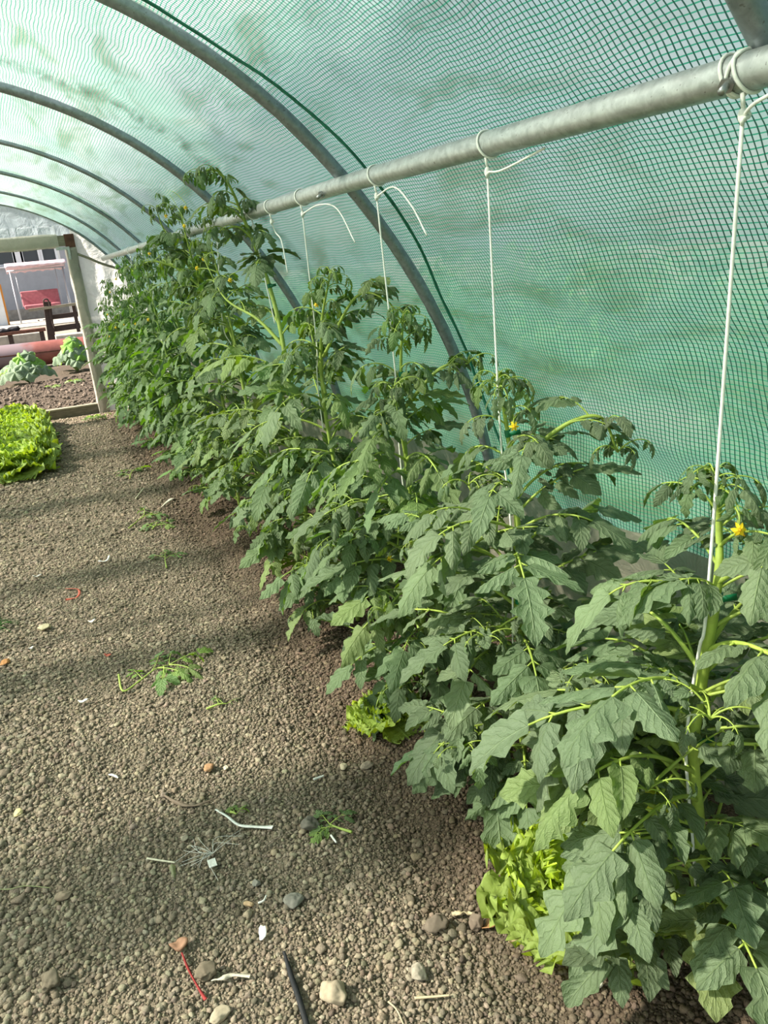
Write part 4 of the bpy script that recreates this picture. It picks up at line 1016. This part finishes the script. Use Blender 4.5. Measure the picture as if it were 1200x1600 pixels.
stick('green_thread', 'thin green thread at the left edge of the path', 'thread', [(-.43, 2.04, .002), (-.38, 2.0, .004), (-.336, 1.986, .002), (-.271, 1.945, .004)], .0014, (.30, .33, .16))
stick('white_peel', 'small curled white peel beside the tan stone chip', 'peel', [(.225, 1.60, 0), (.24, 1.598, .004), (.25, 1.61, .006)], .0028, WH)
stick('twig', 'bare grey twig right of the dry stem below the plastic strip', 'twig', [(.29, 1.79, 0), (.32, 1.80, .002), (.36, 1.805, 0)], .002, (.24, .19, .15))
scrap('plastic_scrap', 'white scrap high on the path at the left', 'scrap', -.254, 4.419, .024, WH, 41, .35, ang=.2)
scrap('plastic_scrap', 'jagged white scrap above the largest sprig on its left', 'scrap', -.027, 3.638, .016, WH, 42, .6)
scrap('plastic_scrap', 'narrow white scrap near the left edge below the yellowish stone', 'scrap', -.299, 3.503, .014, WH, 43, .4, ang=.6)
ribbon('white_peel', 'crescent white peel lying high in the middle of the path', 'peel', [(.075, 4.46, .0), (.10, 4.41, .004), (.125, 4.42, .004), (.135, 4.49, .004)], .012, WH, wob=.6, seed=4)
ribbon('white_peel', 'small white crescent peel in the shaded left part of the path', 'peel', [(-.075, 2.40, .0), (-.06, 2.375, .004), (-.048, 2.35, .004)], [.004, .010, .004], WH, wob=.4, seed=5)
ribbon('red_strip', 'faded red strip folded double, high on the left of the path', 'strip', [(-.12, 4.14, .0), (-.06, 4.06, .006), (-.07, 3.98, .006), (-.13, 3.98, .004)], .012, (.40, .09, .06), wob=.8, seed=9)
scrap('red_scrap', 'small red scrap left of the largest sprig', 'scrap', .007, 3.228, .016, (.50, .13, .09), 44, .45, ang=-.5)
stick('straw', 'pale straw lying far up the path', 'straw', [(.43, 5.62, 0), (.47, 5.72, .002), (.52, 5.85, 0)], .006, (.62, .57, .42))
ribbon('dry_leaf', 'bleached dry leaf far up the path near the bed', 'dry leaf', [(.55, 5.25, .0), (.60, 5.33, .006), (.66, 5.42, .006)], [.006, .014, .03], (.66, .60, .48), wob=.8, seed=11)
gr = Acc(); rg = np.random.default_rng(19)
for k in range(14):
    a = rg.uniform(-.9, 1.2); ln = rg.uniform(.07, .15); P = curve([(0, 0, 0), (math.cos(a) * ln * .5, math.sin(a) * ln * .5, .04), (math.cos(a) * ln, math.sin(a) * ln, .02 * rg.random())], 8)
    V, F, uv = tube(P, np.linspace(.003, .0006, len(P)), 5); gr.add(V * [1, 1, 1], F, uv, (.12, .24, .08))
o = gr.build('grass_tuft', M['grass']); o.location = (-.47, 3.79, zg(-.47, 3.79, 0)); tag(o, 'small green grass tuft at the left edge of the path', 'grass')

# ------------------------------------------------------------------ outside, seen through the doorway
def bx(A, *a): V, F = box(*a); A.add(V, F)
# hedge on the right, a dim shape through the film
rh = np.random.default_rng(77); HA = Acc(); n = 16000
hx = rh.uniform(3.6, 4.9, n); hy = rh.uniform(-5, 26, n); hh = (1.35 + .45 * fbm(hy * .35, hy * 0, oct=3, seed=5)) * rh.random(n) ** .6
pp = np.stack([hx - .3 * (hh / 3) + .35 * fbm(hy * .8, hh * 1.2, oct=2, seed=6), hy, hh], -1)
dd = rh.normal(0, 1, (n, 3)); dd /= np.linalg.norm(dd, axis=1)[:, None]; ee = np.cross(dd, rh.normal(0, 1, (n, 3))); ee /= np.linalg.norm(ee, axis=1)[:, None]
sz = rh.uniform(.05, .11, n)[:, None]
V = np.stack([pp - dd * sz, pp - ee * sz * .45 + [0, 0, .02], pp + dd * sz, pp + ee * sz * .45 + [0, 0, .02]], 1).reshape(-1, 3)
HA.add(V, np.arange(4 * n).reshape(-1, 4), np.tile([(0, .5), (.5, 0), (1, .5), (.5, 1)], (n, 1)), np.repeat(np.array([.10, .20, .05]) * rh.uniform(.5, 1.5, (n, 1)), 4, 0))
o = HA.build('hedge', M['leaf'], smooth=False); place(o, (4.3, 8, 0)); tag(o, 'dim green hedge outside, showing through the film on the right', 'hedge')
# house wall with its window band
hs = empty('house', 'pale grey house with a row of white-framed windows behind the swing seat', 'house', (0, 34, 0))
A = Acc(); bx(A, -9, 9, 0, .3, .35, 2.0); bx(A, -9, 9, 0, .3, 3.3, 4.2); bx(A, 1.62, 9, 0, .3, 2.0, 3.3); bx(A, -9, -4.2, 0, .3, 2.0, 3.3); A.build('wall', M['wall'], hs, smooth=False)
A = Acc(); bx(A, -9, 9, -.03, .3, -.1, .35); A.build('plinth', M['concrete'], hs, smooth=False)
A = Acc(); bx(A, -9, 9, -.4, 6, 4.2, 4.4); A.build('roof', M['rust'], hs, smooth=False)
for x0, x1 in ((-4.2, -1.55), (-1.45, -.06), (.27, .84), (.97, 1.46)):
    A = Acc(); bx(A, x0 - .03, x1 + .03, .10, .14, 2.0, 3.3); w = A.build('window_pane', M['glass'], hs, smooth=False)
    A = Acc(); bx(A, x0 - .06, x1 + .06, .02, .10, 1.95, 2.03); bx(A, x0 - .06, x1 + .06, .02, .10, 3.25, 3.33); bx(A, x0 - .07, x0 + .02, .02, .10, 1.95, 3.33); bx(A, x1 - .02, x1 + .07, .02, .10, 1.95, 3.33)
    A.build('window_frame', M['pvc'], w, smooth=False)
A = Acc(); bx(A, -.06, .27, .02, .12, 1.95, 3.33); A.build('window_post', M['pvc'], hs, smooth=False)
A = Acc(); bx(A, -4.3, 1.62, -.10, .05, 1.90, 1.96); A.build('window_sill', M['pvc'], hs, smooth=False)
# white panel with orange edge
pn = empty('panel', 'white panel with an orange edge at the far left outside', 'panel', (-1.2, 30.5, 0))
A = Acc(); bx(A, -.9, .50, 0, .08, 0, 1.36); A.build('board', M['white'], pn, smooth=False)
A = Acc(); bx(A, .50, .56, -.01, .09, 0, 1.36); A.build('edge_strip', M['orange'], pn, smooth=False)
# swing seat
sw = empty('swing_seat', 'garden swing seat with a pink canopy and red seat before the house', 'swing seat', (.5, 31.4, 0))
def can():
    n = 24; X = np.linspace(-.90, 1.10, n); prof = [(-.87, 1.84), (-.85, 1.93), (-.4, 2.01), (.1, 2.02), (.68, 1.78), (.70, 1.66)]
    V = []
    for i, x in enumerate(X):
        for (y, z) in prof:
            dz = .05 * abs(math.sin(i * .9)) if y in (-.87, .70) else 0
            V.append((x, y, z + dz))
    m = len(prof); i, j = np.meshgrid(np.arange(n - 1), np.arange(m - 1), indexing='ij'); a = i * m + j
    F = np.stack([a, a + m, a + m + 1, a + 1], -1).reshape(-1, 4)
    o = mesh_obj('canopy', np.array(V), F, M['pink'], sw); md = o.modifiers.new('thick', 'SOLIDIFY'); md.thickness = .012
can()
for x in (-.78, .98):
    for y, nm in ((-.75, 'leg'), (.72, 'leg')):
        A = Acc(); V, F, uv = tube([(x, y, 0), (x, y * .12, 1.76)], .026, 10); A.add(V, F, uv); A.build('leg', M['swingmetal'], sw)
    A = Acc(); V, F, uv = tube([(x, -.55, .52), (x, .52, .52)], .02, 8); A.add(V, F, uv); A.build('side_brace', M['swingmetal'], sw)
A = Acc(); V, F, uv = tube([(-.86, -.02, 1.76), (1.06, -.02, 1.76)], .026, 10); A.add(V, F, uv); V, F, uv = tube([(-.86, -.78, 1.74), (1.06, -.05, 1.86)], .015, 8); A.add(V, F, uv); A.build('top_rail', M['swingmetal'], sw)
A = Acc(); bx(A, -.56, .66, -.35, .22, .42, .56); bevel(A.build('seat', M['seat'], sw, smooth=False), .04, 3)
A = Acc(); V, F = beam((.05, .25, .48), (.05, .46, 1.02), .10, 1.3); A.add(V, F); V = np.array([(x, y, z) for x in (-.60, .68) for (y, z) in ((.20, .5), (.30, .5), (.48, 1.03), (.38, 1.03))]); 
A = Acc(); A.add(V, np.array([[0, 1, 2, 3], [7, 6, 5, 4], [0, 4, 5, 1], [1, 5, 6, 2], [2, 6, 7, 3], [3, 7, 4, 0]])); bevel(A.build('backrest', M['seat'], sw, smooth=False), .03, 3)
for x in (-.62, .72):
    A = Acc(); V, F, uv = tube([(x, .0, 1.75), (x, -.3, .5)], .010, 6); A.add(V, F, uv); V, F, uv = tube([(x, .0, 1.75), (x, .38, 1.0)], .010, 6); A.add(V, F, uv); A.build('hanger', M['swingmetal'], sw)
# concrete step
A = Acc(); bx(A, -6, 6, 0, 4.6, -.1, .0); o = A.build('concrete_step', M['concrete'], smooth=False); o.location = (0, 28.2, 0); tag(o, 'pale concrete terrace slab in front of the house', 'slab')
# timber frame and low dark bench in the yard
fr = empty('timber_frame', 'dark weathered post with wooden rails standing in the yard', 'fence frame', (.45, 20.7, 0))
A = Acc(); V, F = beam((-.06, 0, 0), (.02, 0, .95), .17, .14); A.add(V, F); A.build('post', M['darkwood'], fr, smooth=False)
A = Acc(); V, F = beam((-.42, -.1, .80), (1.5, -.1, .86), .09, .06); A.add(V, F); A.build('rail', M['wood'], fr, smooth=False)
A = Acc(); V, F = beam((.0, .05, .58), (1.5, .05, .62), .10, .10); A.add(V, F); A.build('rail', M['darkwood'], fr, smooth=False)
A = Acc(); V, F = beam((.0, .05, .30), (1.5, .05, .34), .10, .13); A.add(V, F); A.build('rail', M['darkwood'], fr, smooth=False)
A = Acc(); bx(A, .55, .63, -.02, .06, 0, .8); A.build('upright', M['darkwood'], fr, smooth=False)
A = Acc(); V, F, uv = tube(curve([(-.06, -.09, .9), (-.04, -.14, 1.0), (.04, -.14, 1.0), (.06, -.10, .88), (.03, -.12, .6), (.06, -.12, .3)], 24), .018, 8); A.add(V, F, uv); A.build('chain', M['darkwood'], fr)
bn = empty('low_bench', 'low dark rusty metal bench frame at the far left in the yard', 'bench', (-.5, 20.2, 0))
A = Acc(); V, F = beam((-1.6, 0, .34), (.80, 0, .36), .35, .07); A.add(V, F); A.build('top', M['rust'], bn, smooth=False)
for x in (-1.4, .02, .70):
    A = Acc(); bx(A, x - .05, x + .05, -.1, .1, 0, .31); A.build('leg', M['darkwood'], bn, smooth=False)
for k, (x, y, s) in enumerate([(-.62, 20.15, .10), (-.36, 20.2, .12)]):
    stone(['black bundle lying on the left of the low bench', 'dark bag on the low bench next to the post'][k], x, y, s, (.03, .03, .035), 60 + k, 'dark_bundle', 'bundle', (1.4, .8, .6)).location = (x, y, .39 + s * .4)
A = Acc(); bx(A, -.7, .35, -.15, .15, 0, .22); o = A.build('rubble_block', M['concrete'], smooth=False); bevel(o, .02); o.location = (-.15, 21.6, 0); tag(o, 'pale rubble block lying behind the low bench', 'block')
A = Acc(); bx(A, -.8, .8, -.2, .2, 0, .26); o = A.build('kerb_block', M['concrete'], smooth=False); bevel(o, .02); o.location = (1.25, 19.2, 0); tag(o, 'long pale concrete kerb behind the red tank near the doorway post', 'block')
# red steel tank on its side
tk = empty('tank', 'long red-brown steel tank lying on its side beyond the squash plants', 'tank', (.1, 15.6, 0))
def tank():
    n = 40; x = np.linspace(-2.2, 1.6, n); P = np.stack([x, -.10 * x, np.full(n, .225)], -1); V, F, uv = tube(P, .215, 32)
    A = Acc(); A.add(V, F, uv); A.build('shell', M['tank'], tk)
    A = Acc(); V, F = beam((-2.2, .22 - .215, .26), (1.6, -.16 - .215, .26), .012, .02); A.add(V, F); A.build('seam', M['rust'], tk, smooth=False)
    for xx in (-1.4, 1.0):
        A = Acc(); bx(A, xx - .08, xx + .08, -.25 - .1 * xx, .25 - .1 * xx, -.03, .06); A.build('cradle', M['darkwood'], tk, smooth=False)
tank()
# squash plants
def squash(label, loc, Rr, H, seed, n):
    rng = np.random.default_rng(seed); root = empty('squash_plant', label, 'squash plant', loc, 'squash plants outside the doorway'); LA, SA = Acc(), Acc()
    for k in range(n):
        f = k / (n - 1); az = k * 2.4; r = Rr * (1 - .75 * f) * rng.uniform(.7, 1.05); h = H * (.35 + .6 * f) * rng.uniform(.8, 1.1)
        c = np.array([r * math.cos(az), r * math.sin(az), h])
        V, F, uv = tube(curve([(0, 0, 0), c * [.5, .5, .75], c], 10), .008, 7); SA.add(V, F, uv, (.3, .42, .16))
        S = rng.uniform(.10, .16); m, q = 40, 6; a = np.linspace(0, 2 * PI, m, endpoint=False)
        lob = S * (.88 + .10 * np.cos(5 * (a - az)) + .05 * np.sin(9 * a + k)); tilt = norm(np.array([math.cos(az) * .7, math.sin(az) * .7 - .3, 1]))
        X = norm(np.cross(UP + .01, tilt)); Y = np.cross(tilt, X)
        V = [c]
        for t in np.linspace(1 / q, 1, q): V += [c + t * l * (X * math.cos(b) + Y * math.sin(b)) - tilt * (.35 * S * t * t + .02 * math.sin(5 * b + 2) * t) for b, l in zip(a, lob)]
        j = np.arange(m); kk = (j + 1) % m
        F = [np.stack([np.zeros(m, int), 1 + j, 1 + kk], -1)] + [np.stack([1 + i * m + j, 1 + (i + 1) * m + j, 1 + (i + 1) * m + kk, 1 + i * m + kk], -1) for i in range(q - 1)]
        uv = [(0, .5)] + [(t, .5 + .5 * math.sin(5 * b / 2) * t) for t in np.linspace(1 / q, 1, q) for b in a]
        fresh_or_lit = rng.random() < .28
        LA.add(V, F, uv, (.16, .33, .04) if fresh_or_lit else np.array([.15, .22, .14]) * rng.uniform(.8, 1.25))
    SA.build('stem', M['stem'], root); LA.build('foliage', M['leaf'], root)
squash('large grey-green squash plant outside the doorway at the left', (-.20, 13.2, .02), .42, .46, 91, 36)
squash('yellowish squash plant outside the doorway next to the post', (.55, 13.9, .02), .32, .55, 92, 26)
rw = np.random.default_rng(15)
for k, (x, y) in enumerate([(.10, 12.2), (.42, 12.5)]):
    LA, SA = Acc(), Acc()
    for q in range(6): compound_leaf(LA, SA, np.zeros(3), q * 2.4, .9, .10, 1.2, .06, .2, dict(leaf=np.array([.18, .27, .08]), stem=TONE_FAR['stem']), rw, False, 2)
    w = empty('seedling', ['small seedling at the foot of the large squash plant', 'small seedling at the foot of the yellowish squash plant'][k], 'seedling', (x, y, .02)); SA.build('stem', M['stem'], w); LA.build('foliage', M['leaf'], w)

# ------------------------------------------------------------------ light, world, camera
wd = bpy.data.worlds.new('sky'); scene.world = wd; wd.use_nodes = True; nt = wd.node_tree; nt.nodes.clear()
sky = nt.nodes.new('ShaderNodeTexSky'); sky.sky_type = 'NISHITA'; sky.sun_disc = False; sky.sun_elevation = math.radians(41); sky.sun_rotation = math.radians(-78)
sky.dust_density = 3; sky.air_density = 1.2; sky.ozone_density = 1
bg = nt.nodes.new('ShaderNodeBackground'); bg.inputs[1].default_value = .135
ow = nt.nodes.new('ShaderNodeOutputWorld'); hz_ = nt.nodes.new('ShaderNodeMix'); hz_.data_type = 'RGBA'; hz_.inputs[0].default_value = .42; nt.links.new(sky.outputs[0], hz_.inputs[6]); hz_.inputs[7].default_value = (5.2, 5.4, 5.5, 1); nt.links.new(hz_.outputs[2], bg.inputs[0]); nt.links.new(bg.outputs[0], ow.inputs[0])
sd = bpy.data.lights.new('sun', 'SUN'); sd.energy = 13.5; sd.angle = math.radians(2.0); sd.color = (1, .91, .80)
so = bpy.data.objects.new('sun', sd); COL.objects.link(so)
from mathutils import Matrix, Vector
sdir = Vector((-math.cos(math.radians(41)) * .97, math.cos(math.radians(41)) * .24, math.sin(math.radians(41)))).normalized()
so.rotation_euler = sdir.to_track_quat('Z', 'Y').to_euler(); so.location = (-6, 2, 6)

cam = bpy.data.cameras.new('camera'); co = bpy.data.objects.new('camera', cam); COL.objects.link(co)
f = 1202.0; cam.sensor_fit = 'VERTICAL'; cam.sensor_height = 24; cam.lens = f / 1600 * 24; cam.clip_start = .05; cam.clip_end = 300
pitch, yaw, roll = math.radians(19.187), math.radians(22.823), math.radians(5.0)
R0 = Vector((math.cos(yaw), -math.sin(yaw), 0)); Fh = Vector((math.sin(yaw), math.cos(yaw), 0))
Fw = Fh * math.cos(pitch) - Vector((0, 0, 1)) * math.sin(pitch); D0 = -(Fh * math.sin(pitch) + Vector((0, 0, 1)) * math.cos(pitch))
ex = R0 * math.cos(roll) + D0 * math.sin(roll); ey = -(R0 * -math.sin(roll) + D0 * math.cos(roll))
co.matrix_world = Matrix(((ex.x, ey.x, -Fw.x, 0), (ex.y, ey.y, -Fw.y, 0), (ex.z, ey.z, -Fw.z, 1.6), (0, 0, 0, 1)))
scene.camera = co
vs = scene.view_settings; vs.view_transform = 'Standard'; vs.look = 'None'; vs.gamma = 1; vs.use_curve_mapping = False; vs.exposure = .54
scene.cycles.max_bounces = 10; scene.cycles.transparent_max_bounces = 12; scene.cycles.diffuse_bounces = 4; scene.cycles.transmission_bounces = 6; scene.cycles.glossy_bounces = 2
scene.cycles.caustics_reflective = False; scene.cycles.caustics_refractive = False; scene.cycles.sample_clamp_indirect = 8
